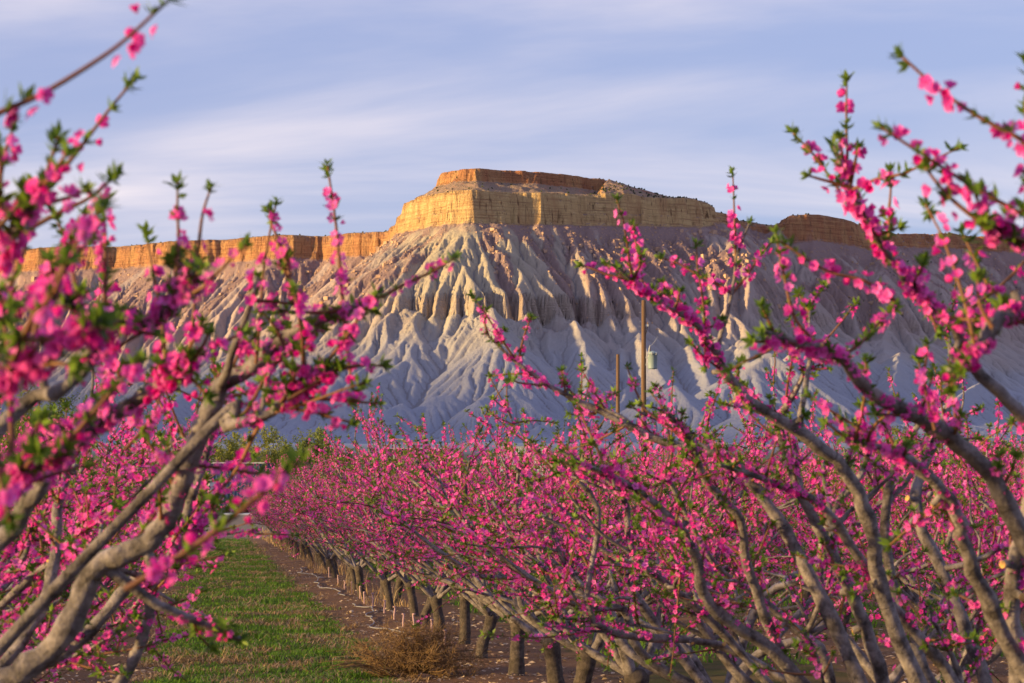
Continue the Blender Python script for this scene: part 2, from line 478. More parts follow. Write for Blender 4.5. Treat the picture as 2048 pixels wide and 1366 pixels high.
t = NT('mesa_rock', 0.95, 0.1)
pos = t.geo('Position')
sep = t.n.new('ShaderNodeSeparateXYZ'); t.l.new(pos, sep.inputs[0])
zc = sep.outputs['Z']
nrm = t.n.new('ShaderNodeSeparateXYZ'); t.l.new(t.geo('True Normal'), nrm.inputs[0])
steep = t.math('SUBTRACT', 1.0, nrm.outputs['Z'])
n_big = t.noise(pos, 0.006, 5, 0.6); n_mid = t.noise(pos, 0.03, 6, 0.65); n_fine = t.noise(pos, 0.16, 6, 0.7)
# shale: warm grey above, blue grey and paler lower down, with blue shade in the colour
hz = t.math('ADD', t.math('MULTIPLY_ADD', zc, 1 / 620.0, -0.1), t.math('MULTIPLY', t.math('SUBTRACT', n_big, 0.5), 0.35))
shale = t.ramp(hz, [(0.05, (0.30, 0.335, 0.44)), (0.30, (0.315, 0.335, 0.405)), (0.50, (0.345, 0.325, 0.31)), (0.62, (0.365, 0.33, 0.27)), (0.85, (0.365, 0.325, 0.255))])
mauve = t.math('MULTIPLY', t.ramp(t.math('MULTIPLY', t.attr('colpx'), 1 / 2048.0), [(0.34, 0.85), (0.42, 0.0), (0.49, 0.0), (0.60, 0.75)]), t.ramp(hz, [(0.38, 0.0), (0.58, 1.0)]))
shale = t.mix(mauve, shale, (0.345, 0.275, 0.275))
shale = t.mix(t.math('MULTIPLY', n_mid, 0.55), shale, t.mix(1.0, shale, (0.72, 0.70, 0.74), 'MULTIPLY'))
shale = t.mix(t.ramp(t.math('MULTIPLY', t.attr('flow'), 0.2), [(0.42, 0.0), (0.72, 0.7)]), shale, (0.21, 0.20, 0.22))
# lower cliff band
lb = t.attr('band')
shale = t.mix(t.math('MULTIPLY', lb, 0.75), shale, t.mix(n_fine, (0.30, 0.225, 0.19), (0.50, 0.405, 0.34)))
rubc = t.mix(n_fine, (0.19, 0.125, 0.125), (0.38, 0.265, 0.255))
rubc = t.mix(t.math('MULTIPLY', n_mid, 0.6), rubc, (0.27, 0.20, 0.21))
base = t.mix(t.math('MULTIPLY', t.attr('rubble'), t.ramp(n_fine, [(0.25, 0.75), (0.6, 1.0)])), shale, rubc)
# cliffs: bedded sandstone, yellow in the main wall, redder in the cap and on the left wall
bed = t.mapping(pos, (0.012, 0.012, 0.34))
n_bed = t.noise(bed, 1.0, 5, 0.6)
n_crk = t.noise(t.mapping(pos, (0.16, 0.16, 0.012)), 1.0, 5, 0.65, 0.4)
sand = t.ramp(n_bed, [(0.30, (0.36, 0.22, 0.125)), (0.5, (0.61, 0.43, 0.215)), (0.7, (0.70, 0.52, 0.28))])
red = t.ramp(n_bed, [(0.30, (0.27, 0.115, 0.07)), (0.55, (0.43, 0.195, 0.10)), (0.75, (0.52, 0.29, 0.14))])
stain = t.ramp(t.noise(t.mapping(pos, (0.03, 0.03, 0.006)), 1.0, 4, 0.6), [(0.45, 0.0), (0.68, 0.75)])
isred = t.math('MAXIMUM', t.ramp(t.math('MULTIPLY', zc, 0.001), [(0.705, 0.0), (0.722, 1.0)]),
               t.ramp(t.math('MULTIPLY', t.attr('colpx'), 1 / 2048.0), [(0.375, 0.85), (0.395, 0.0), (0.69, 0.0), (0.72, 1.0)]))
rock = t.mix(isred, t.mix(stain, sand, (0.44, 0.25, 0.13)), t.mix(t.math('MULTIPLY', stain, 0.6), red, (0.62, 0.42, 0.2)))
rock = t.mix(t.ramp(n_crk, [(0.34, 0.85), (0.44, 0.0)]), rock, (0.15, 0.085, 0.05))
cl_f = t.math('MULTIPLY', t.math('MAXIMUM', t.attr('cliff'), t.attr('onTop')), t.ramp(steep, [(0.22, 0.0), (0.42, 1.0)]))
base = t.mix(cl_f, base, rock)
flat_top = t.math('MULTIPLY', t.attr('onTop'), t.ramp(steep, [(0.15, 1.0), (0.3, 0.0)]))
base = t.mix(t.math('MULTIPLY', flat_top, 0.8), base, t.mix(n_fine, (0.22, 0.17, 0.11), (0.36, 0.26, 0.18)))
# the pale marker bed just under the main cliff
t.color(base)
hgt = t.math('ADD', t.math('MULTIPLY', n_fine, 1.0), t.math('MULTIPLY', t.math('ADD', n_crk, t.math('MULTIPLY', n_bed, 0.8)), t.math('ADD', t.math('MULTIPLY', cl_f, 2.4), t.math('MULTIPLY', lb, 2.0))))
hgt = t.math('ADD', hgt, t.math('MULTIPLY', t.math('MULTIPLY', t.noise(pos, 0.35, 4, 0.7), t.attr('rubble')), 1.2))
t.bump(hgt, 1.0, 4.0)
mesa = link('mesa', me, t.m, kind='structure', label='flat-topped sandstone mesa with banded cliffs and gullied grey shale slopes')

# fallen blocks on the rubble slopes
def blocks():
    r = np.random.RandomState(5); n = 9000
    ri = r.randint(0, nr, n * 14); cj = r.randint(0, nc, n * 14)
    p = rub[ri, cj] * (np.abs(MX[ri, cj] / MY[ri, cj]) < 0.24) * sstep(14, 40, -db[ri, cj]) * (mz[ri, cj] > 330)
    k = np.nonzero(r.rand(n * 14) < p)[0][:n]
    ri, cj = ri[k], cj[k]; n = len(k)
    sz = 0.7 + 1.0 * r.pareto(3.0, n); sz = np.minimum(sz, 5.5)
    cube = np.array([(-1, -1, -1), (1, -1, -1), (1, 1, -1), (-1, 1, -1), (-1, -1, 1), (1, -1, 1), (1, 1, 1), (-1, 1, 1)], np.float32)
    Vb = cube[None] * (0.6 + 0.5 * r.rand(n, 8, 3)) * sz[:, None, None] * (0.7 + 0.6 * r.rand(n, 1, 3))
    a = r.rand(n) * 6.28; ca, sa = np.cos(a)[:, None], np.sin(a)[:, None]
    Vb = np.stack([Vb[..., 0] * ca - Vb[..., 1] * sa, Vb[..., 0] * sa + Vb[..., 1] * ca, Vb[..., 2]], -1)
    Vb += np.stack([MX[ri, cj], MY[ri, cj], mz[ri, cj] + sz * 0.25], -1)[:, None]
    f = np.array([(0, 3, 2, 1), (4, 5, 6, 7), (0, 1, 5, 4), (1, 2, 6, 5), (2, 3, 7, 6), (3, 0, 4, 7)])
    Fb = (np.arange(n)[:, None, None] * 8 + f[None]).reshape(-1, 4)
    return mesh_np('boulders', Vb.reshape(-1, 3), Fb, False)
link('boulders', blocks(), plain('fallen_sandstone', (0.40, 0.27, 0.20), 0.95, 0.1, 0.35, 0.05), kind='stuff',
     label='scattered sandstone boulders fallen over the rubble slopes of the mesa')
# dark junipers along the rims and on the benches to the right
def junipers():
    r = np.random.RandomState(9); N = 60000
    ri = r.randint(0, nr, N); cj = r.randint(0, nc, N)
    d_ = db[ri, cj]; c_ = cb[ri, cj]
    p = np.where((d_ > 4) & (d_ < 90), np.where(c_ > 1200, 0.5, 0.10), 0) + np.where((c_ > 1180) & (c_ < 1580) & (d_ > 0), 0.5, 0)
    p = p + np.where((c_ > 1720) & (d_ < -20) & (mz[ri, cj] > 470), 0.22, 0) * (fbm(MX[ri, cj] / 60, MY[ri, cj] / 60, 3) > 0.0)
    k = np.nonzero(r.rand(N) < p * 0.42)[0][:1700]
    ri, cj = ri[k], cj[k]; n = len(k)
    t_ = (1 + 5 ** 0.5) / 2
    ico = np.array([(-1, t_, 0), (1, t_, 0), (-1, -t_, 0), (1, -t_, 0), (0, -1, t_), (0, 1, t_), (0, -1, -t_), (0, 1, -t_), (t_, 0, -1), (t_, 0, 1), (-t_, 0, -1), (-t_, 0, 1)], np.float32) / 1.9
    fi = np.array([(0, 11, 5), (0, 5, 1), (0, 1, 7), (0, 7, 10), (0, 10, 11), (1, 5, 9), (5, 11, 4), (11, 10, 2), (10, 7, 6), (7, 1, 8), (3, 9, 4), (3, 4, 2), (3, 2, 6), (3, 6, 8), (3, 8, 9), (4, 9, 5), (2, 4, 11), (6, 2, 10), (8, 6, 7), (9, 8, 1)])
    sz = 1.3 + 1.5 * r.rand(n)
    Vb = ico[None] * (0.65 + 0.7 * r.rand(n, 12, 1)) * sz[:, None, None]
    Vb += np.stack([MX[ri, cj], MY[ri, cj], mz[ri, cj] + sz * 0.6], -1)[:, None]
    Fb = (np.arange(n)[:, None, None] * 12 + fi[None]).reshape(-1, 3)
    return mesh_np('junipers', Vb.reshape(-1, 3), Fb, False)
link('junipers', junipers(), plain('juniper_green', (0.045, 0.055, 0.03), 0.9, 0.1, 0.4, 0.3), kind='stuff',
     label='dark juniper shrubs dotted along the mesa rim and right-hand benches')
# ------------------------------------------------------------------ unseen ridge added to the west, shaped to shade lower slopes and orchard
def add_shade_ridge():
    q = Vector((SUN_DIR.x * 6000, 5200 + SUN_DIR.y * 6000, 0)); ax = Vector((-SUN_DIR.y, SUN_DIR.x, 0))
    if ax.y > 0: ax = -ax
    ts = np.linspace(-4200, 7200, 240); ws = np.linspace(-1500, 1500, 61)
    T, Wd = np.meshgrid(ts, ws)
    top = np.interp(T, [-4200, -1500, 0, 1200, 2600, 4100, 4728, 5600, 7200], [880, 920, 892, 855, 725, 505, RIDGE_AT_ORCHARD, 380, 300])
    Zr = top * np.clip(1 - np.abs(Wd) / 1500, 0, 1) ** 1.15 + np.where(np.abs(Wd) > 60, 40 * fbm(T / 300, Wd / 300, 4), 8 * fbm(T / 200, Wd / 200, 3)) - 15
    V = np.stack([q.x + ax.x * T + SUN_DIR.x * Wd, q.y + ax.y * T + SUN_DIR.y * Wd, Zr], -1).reshape(-1, 3)
    n, m = T.shape; idx = np.arange(n * m).reshape(n, m)
    F = np.stack([idx[:-1, :-1].ravel(), idx[:-1, 1:].ravel(), idx[1:, 1:].ravel(), idx[1:, :-1].ravel()], 1)
    me = mesh_np('shade_ridge', V, F)
    link('shade_ridge', me, plain('shade_ridge_brown', (0.2, 0.16, 0.12), 0.95, 0.1, 0.3, 0.01), kind='structure')
RIDGE_AT_ORCHARD = 426
add_shade_ridge()
# ------------------------------------------------------------------ ground
TH = math.atan(606.0 / FPX)                       # the rows run this far left of the view axis
RD = Vector((-math.sin(TH), math.cos(TH), 0)); LT = Vector((math.cos(TH), math.sin(TH), 0))
def row(a, l, z=0.0): return RD * a + LT * l + Vector((0, 0, z))
AISLE_L, AISLE_R = -0.52, 1.76                    # grass aisle beside the camera
ROWL = [-6.04, -1.60, 2.84, 7.28, 11.72, 16.16, 20.60, 25.04, 29.48]
PERIOD = 4.44
def ground_z(X, Y):
    a = X * RD.x + Y * RD.y; l = X * LT.x + Y * LT.y
    z = valley_floor(X, Y)
    near = 1 - sstep(150, 260, Y)
    ph = ((l - (AISLE_L + AISLE_R) / 2) / PERIOD); ph = np.abs(ph - np.round(ph)) * PERIOD      # distance to the aisle's middle
    z = z + near * (0.05 * sstep(1.2, 2.2, ph) + 0.05 * fbm(X / 1.7, Y / 1.7, 3) * 0.6 + 0.10 * fbm(X / 9, Y / 9, 2))
    z = z + 0.9 * sstep(114, 128, a) * (1 - sstep(190, 260, a))            # the lane's bank at the far end
    far = sstep(300, 900, Y)
    return z + far * 2.5 * fbm(X / 160, Y / 160, 3)
def grid_mesh(name, xs, ys):
    X, Y = np.meshgrid(xs, ys); Zg = ground_z(X, Y)
    V = np.stack([X, Y, Zg], -1).reshape(-1, 3); n, m = X.shape
    idx = np.arange(n * m).reshape(n, m)
    return mesh_np(name, V, np.stack([idx[:-1, :-1].ravel(), idx[:-1, 1:].ravel(), idx[1:, 1:].ravel(), idx[1:, :-1].ravel()], 1))
xs = np.concatenate([-np.geomspace(7000, 60, 26), np.arange(-56, -12, 4.0), np.arange(-12, 24, 0.22), np.arange(24, 60, 4.0), np.geomspace(60, 7000, 26)])
ys = np.concatenate([np.arange(-60, 14, 3.0), np.arange(14, 60, 0.28), np.arange(60, 130, 0.7), np.arange(130, 260, 5.0), np.geomspace(262, 4480, 60)])
g = NT('orchard_floor', 0.95, 0.1)
gp = g.geo('Position')
rot = g.mapping(gp, (1, 1, 1), (0, 0, -TH))
gs = g.n.new('ShaderNodeSeparateXYZ'); g.l.new(rot, gs.inputs[0])
# after this rotation x is across the rows and y is along them
wob = g.math('MULTIPLY', g.math('SUBTRACT', g.noise(gp, 1.1, 4, 0.65), 0.5), 1.1)
lx = g.math('ADD', g.math('SUBTRACT', gs.outputs['X'], (AISLE_L + AISLE_R) / 2), wob)
ph = g.math('ABSOLUTE', g.math('SUBTRACT', g.math('FRACT', g.math('ADD', g.math('DIVIDE', lx, PERIOD), 100.5)), 0.5))
isgrass = g.ramp(ph, [(0.235, 1.0), (0.285, 0.0)])
n1 = g.noise(gp, 0.9, 5, 0.6); n2 = g.noise(gp, 9.0, 5, 0.7); n3 = g.noise(gp, 45.0, 4, 0.7)
turf = g.mix(g.ramp(n1, [(0.42, 0.0), (0.62, 1.0)]), (0.04, 0.055, 0.014), (0.17, 0.115, 0.05))
turf = g.mix(g.math('MULTIPLY', n2, 0.6), turf, (0.10, 0.075, 0.035))
soil = g.mix(n2, (0.085, 0.046, 0.028), (0.23, 0.14, 0.09))
soil = g.mix(g.ramp(n3, [(0.6, 0.0), (0.72, 0.8)]), soil, (0.36, 0.28, 0.2))
orch = g.mix(isgrass, soil, turf)
lane = g.mix(g.mix(n1, n3, n2), (0.13, 0.105, 0.08), (0.31, 0.27, 0.22))
al = gs.outputs['Y']
orch = g.mix(g.ramp(g.math('DIVIDE', al, 200.0), [(0.565, 0.0), (0.59, 1.0)]), orch, lane)
fields = g.ramp(g.noise(g.mapping(gp, (0.0016, 0.011, 1)), 1.0, 3, 0.5), [(0.35, (0.17, 0.15, 0.085)), (0.5, (0.24, 0.20, 0.14)), (0.62, (0.16, 0.17, 0.08)), (0.75, (0.34, 0.30, 0.24))])
orch = g.mix(g.ramp(g.math('DIVIDE', al, 600.0), [(0.30, 0.0), (0.36, 1.0)]), orch, fields)
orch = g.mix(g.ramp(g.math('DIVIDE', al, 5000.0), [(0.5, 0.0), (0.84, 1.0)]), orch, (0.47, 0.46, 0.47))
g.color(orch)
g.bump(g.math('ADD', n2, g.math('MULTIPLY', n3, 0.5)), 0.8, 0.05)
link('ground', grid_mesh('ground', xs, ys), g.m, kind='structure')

# grass blades: thick green tufts in the aisles, straw lying between them
def blades(name, mat, n, region, hmin, hmax, width, lean, seed, keepfun=None, label=None, tufts=0):
    r = np.random.RandomState(seed)
    a, l = region(r, n)
    X = RD.x * a + LT.x * l; Y = RD.y * a + LT.y * l
    if keepfun is not None:
        k = keepfun(X, Y, a, l, r); X, Y, a, l = X[k], Y[k], a[k], l[k]
    n = len(X); Zg = ground_z(X, Y)
    h = (hmin + (hmax - hmin) * r.rand(n) ** 1.6) * (0.7 + 0.9 * np.clip(fbm(X / 0.9, Y / 0.9, 2) + 0.4, 0, 1.2))
    az = r.rand(n) * 6.283; ln = lean * (0.3 + r.rand(n)); w = width * (0.7 + 0.6 * r.rand(n)) * (1 + a / 60.0)
    px, py = -np.sin(az) * w, np.cos(az) * w
    dx, dy = np.cos(az) * h * ln, np.sin(az) * h * ln
    b = np.stack([X, Y, Zg - 0.01], -1); side = np.stack([px, py, 0 * px], -1)
    mid = b + np.stack([dx * 0.35, dy * 0.35, h * 0.6], -1); tip = b + np.stack([dx, dy, h * (1.0 - 0.25 * np.minimum(ln, 1.5))], -1)
    V = np.stack([b - side, b + side, mid + side * 0.7, mid - side * 0.7, tip], 1).reshape(-1, 3)
    o = np.arange(n)[:, None] * 5
    F = np.concatenate([o + np.array([[0, 1, 2]]), o + np.array([[0, 2, 3]]), o + np.array([[3, 2, 4]])], 0)
    me = mesh_np(name, V, F)
    fattr(me, 'tint', np.repeat(r.rand(n).astype(np.float32), 5))
    return link(name, me, mat, kind='stuff', label=label)
def leafmat(name, ca, cb, trans=0.35, rough=0.7):
    t = NT(name, rough, 0.25)
    c = t.mix(t.attr('tint'), ca, cb)
    t.color(c)
    tr = t.n.new('ShaderNodeBsdfTranslucent'); t.l.new(c, tr.inputs[0])
    mx = t.n.new('ShaderNodeMixShader'); mx.inputs[0].default_value = trans
    t.l.new(t.b.outputs[0], mx.inputs[1]); t.l.new(tr.outputs[0], mx.inputs[2])
    t.l.new(mx.outputs[0], t.n['Material Output'].inputs['Surface'])
    return t.m
grass_mat = leafmat('grass_green', (0.04, 0.11, 0.012), (0.14, 0.28, 0.028), 0.3)
straw_mat = leafmat('dry_straw', (0.26, 0.16, 0.07), (0.50, 0.36, 0.20), 0.2)
def main_aisle(r, n):
    a = 20.5 + 95 * r.rand(n) ** 1.9; l = AISLE_L - 0.25 + (AISLE_R - AISLE_L + 0.6) * r.rand(n); return a, l
def keep_turf(X, Y, a, l, r):
    e = np.minimum(l - AISLE_L, AISLE_R - l) + 0.5 * fbm(X / 1.1, Y / 1.1, 3)
    return (e > 0) & (fbm(X / 0.9 + 7, Y / 1.3, 4, 0.6) + 0.42 * r.rand(len(X)) > 0.0)
blades('grass', grass_mat, 120000, main_aisle, 0.02, 0.085, 0.0042, 0.95, 11, keep_turf, 'green mown grass growing down the orchard aisle')
def keep_straw(X, Y, a, l, r):
    e = np.minimum(l - AISLE_L, AISLE_R - l) + 0.6 * fbm(X / 1.1, Y / 1.1, 3)
    return (e > -0.25) & (fbm(X / 0.9 + 7, Y / 1.3, 4, 0.6) - 0.22 * r.rand(len(X)) < -0.18)
blades('dry_grass', straw_mat, 80000, main_aisle, 0.03, 0.10, 0.0036, 2.8, 12, keep_straw, 'flattened dry straw lying in patches in the orchard aisle')
def side_aisles(r, n):
    k = r.randint(0, 5, n); a = 24 + 75 * r.rand(n) ** 1.5
    l = (AISLE_L + AISLE_R) / 2 + np.where(k < 4, (k + 1) * PERIOD, -PERIOD) + (r.rand(n) - 0.5) * 2.3
    return a, l
blades('grass', grass_mat, 28000, side_aisles, 0.04, 0.15, 0.009, 0.7, 13, lambda X, Y, a, l, r: fbm(X / 1.4 + 7, Y / 1.4, 3) + 0.5 * r.rand(len(X)) > 0.05,
       'rough green grass growing between the rows deeper in the orchard')
def row_weeds(r, n):
    k = r.randint(0, 6, n); a = 30 + 90 * r.rand(n)
    return a, np.array(ROWL)[k + 1] + (r.rand(n) - 0.5) * 0.7
blades('dry_weeds', straw_mat, 26000, row_weeds, 0.06, 0.34, 0.004, 0.6, 14, lambda X, Y, a, l, r: fbm(X / 2.5, Y / 2.5, 2) + 0.25 * sstep(70, 100, a) > 0.24, 'tall dry weeds standing under the tree rows')
# leaf litter and wood chips on the bare strips
def litter():
    r = np.random.RandomState(21); n = 46000
    k = r.randint(0, 6, n); a = 19 + 75 * r.rand(n) ** 1.7
    l = np.array(ROWL)[k + 1] + (r.rand(n) - 0.5) * 2.2
    X = RD.x * a + LT.x * l; Y = RD.y * a + LT.y * l
    keep = fbm(X / 1.0, Y / 1.0, 3) + 0.35 * (1 - sstep(20, 40, a)) > 0.06
    X, Y, a = X[keep], Y[keep], a[keep]; n = len(X)
    s = (0.012 + 0.026 * r.rand(n))[:, None]
    az = r.rand(n) * 6.283; t1 = np.stack([np.cos(az), np.sin(az), 0.6 * (r.rand(n) - 0.5)], -1) * s
    t2 = np.stack([-np.sin(az), np.cos(az), 0.9 * (r.rand(n) - 0.3)], -1) * s * 0.55
    c = np.stack([X, Y, ground_z(X, Y) + 0.012], -1); up = np.array([0, 0, 1.0]) * s * 0.35
    V = np.stack([c - t1, c - t2 + up, c + t1, c + t2 - up * 0.3], 1).reshape(-1, 3)
    me = mesh_np('leaf_litter', V, np.arange(n * 4).reshape(-1, 4), False)
    fattr(me, 'tint', np.repeat(r.rand(n).astype(np.float32), 4))
    link('leaf_litter', me, leafmat('litter_tan', (0.20, 0.12, 0.07), (0.56, 0.45, 0.33), 0.1), kind='stuff', label='fallen leaves and wood chips littering the bare strips under the trees')
litter()
# ------------------------------------------------------------------ peach trees
def tube(P, R, k=6, jag=0.0, rng=None):
    P = np.asarray(P, float); R = np.asarray(R, float); n = len(P)
    T = np.gradient(P, axis=0); T /= np.linalg.norm(T, axis=1)[:, None] + 1e-9
    u = np.cross(T[0], (0.3, 0.2, 0.93)); 
    if np.linalg.norm(u) < 0.1: u = np.cross(T[0], (1, 0, 0))
    us = []
    for i in range(n):
        u = u - T[i] * np.dot(u, T[i]); u = u / (np.linalg.norm(u) + 1e-9); us.append(u)
    us = np.array(us); vs = np.cross(T, us)
    an = np.arange(k) * 2 * np.pi / k
    rr = R[:, None] * np.ones((1, k))
    if jag and rng is not None: rr = rr * (1 + jag * (rng.rand(n, k) - 0.5))
    V = P[:, None] + rr[..., None] * (np.cos(an)[None, :, None] * us[:, None] + np.sin(an)[None, :, None] * vs[:, None])
    V = np.concatenate([V.reshape(-1, 3), P[-1:] + T[-1:] * R[-1] * 0.3])
    i0 = (np.arange(n - 1)[:, None] * k + np.arange(k)[None]).ravel(); i1 = (np.arange(n - 1)[:, None] * k + (np.arange(k)[None] + 1) % k).ravel()
    F = np.concatenate([np.stack([i0, i1, i1 + k], 1), np.stack([i0, i1 + k, i0 + k], 1)])
    e = (n - 1) * k
    F = np.concatenate([F, np.stack([e + np.arange(k), e + (np.arange(k) + 1) % k, np.full(k, n * k)], 1)])
    return V, F
class Soup:
    def __init__(s): s.v = []; s.f = []; s.n = 0; s.t = []
    def add(s, V, F, tint=None):
        s.v.append(V); s.f.append(F + s.n); s.n += len(V)
        s.t.append(np.full(len(V), 0.5 if tint is None else tint, np.float32) if np.ndim(tint) == 0 or tint is None else tint)
    def mesh(s, name, smooth=True):
        if not s.v:
            return None
        me = mesh_np(name, np.concatenate(s.v), np.concatenate(s.f), smooth)
        fattr(me, 'tint', np.concatenate(s.t)); return me
def spline(P, m):
    """Catmull-Rom through points P, about m samples per span"""
    P = [np.array(p, float) for p in P]; Q = [2 * P[0] - P[1]] + P + [2 * P[-1] - P[-2]]
    out = []
    for i in range(1, len(Q) - 2):
        for j in range(m):
            t = j / m; a, b, c, d = Q[i - 1], Q[i], Q[i + 1], Q[i + 2]
            out.append(0.5 * (2 * b + (c - a) * t + (2 * a - 5 * b + 4 * c - d) * t * t + (3 * b - a - 3 * c + d) * t ** 3))
    out.append(P[-1]); return np.array(out)
# one flower: five cupped petals and a tuft of stamens
def flower_template(open_=1.0):
    V = []; F = []; tt = []
    for k in range(5):
        a = k * 2 * math.pi / 5; ca, sa = math.cos(a), math.sin(a)
        up = 0.35 + 0.9 * (1 - open_)
        for (r, w, z) in ((0.10, 0.0, 0.0), (0.62, 0.42, 0.62 * up), (1.0, 0.0, 0.95 * up), (0.62, -0.42, 0.62 * up)):
            r_ = r * (0.45 + 0.55 * open_); w_ = w * (0.6 + 0.4 * open_)
            V.append((ca * r_ - sa * w_, sa * r_ + ca * w_, z * (1 if r < 0.9 else 1.1)))
        o = 4 * k; F += [(o, o + 1, o + 2), (o, o + 2, o + 3)]
    return np.array(V), np.array(F)
FLV, FLF = flower_template(1.0); BUV, BUF = flower_template(0.25)
def frames(D, r):
    n = len(D); D = D / (np.linalg.norm(D, axis=1)[:, None] + 1e-9)
    a = r.randn(n, 3); u = np.cross(D, a); u /= np.linalg.norm(u, axis=1)[:, None] + 1e-9
    return u, np.cross(D, u), D
def scatter(tV, tF, C, D, S, r, tint):
    u, v, d = frames(D, r)
    V = C[:, None] + S[:, None, None] * (tV[None, :, :1] * u[:, None] + tV[None, :, 1:2] * v[:, None] + tV[None, :, 2:3] * d[:, None])
    F = (np.arange(len(C))[:, None, None] * len(tV) + tF[None]).reshape(-1, 3)
    return V.reshape(-1, 3), F, np.repeat(tint, len(tV)).astype(np.float32)
LEV = np.array([(0, 0, 0), (0.13, 0.05, 0.45), (0, 0.16, 1.0), (-0.13, 0.05, 0.45)]); LEF = np.array([(0, 1, 2), (0, 2, 3)])
def tuft_template(seed=0):
    r = np.random.RandomState(seed); V = []; F = []
    for k in range(5):
        a = k * 2.4 + r.rand() * 0.7; tl = 0.45 + 0.5 * r.rand(); s = 0.7 + 0.5 * r.rand()
        R = np.array(Matrix.Rotation(a, 3, 'Z') @ Matrix.Rotation(-tl, 3, 'X'))
        V.append((LEV * s * (1.5, 1, 1)) @ R.T); F.append(LEF + 4 * k)
    return np.concatenate(V), np.concatenate(F)
TUV, TUF = tuft_template()

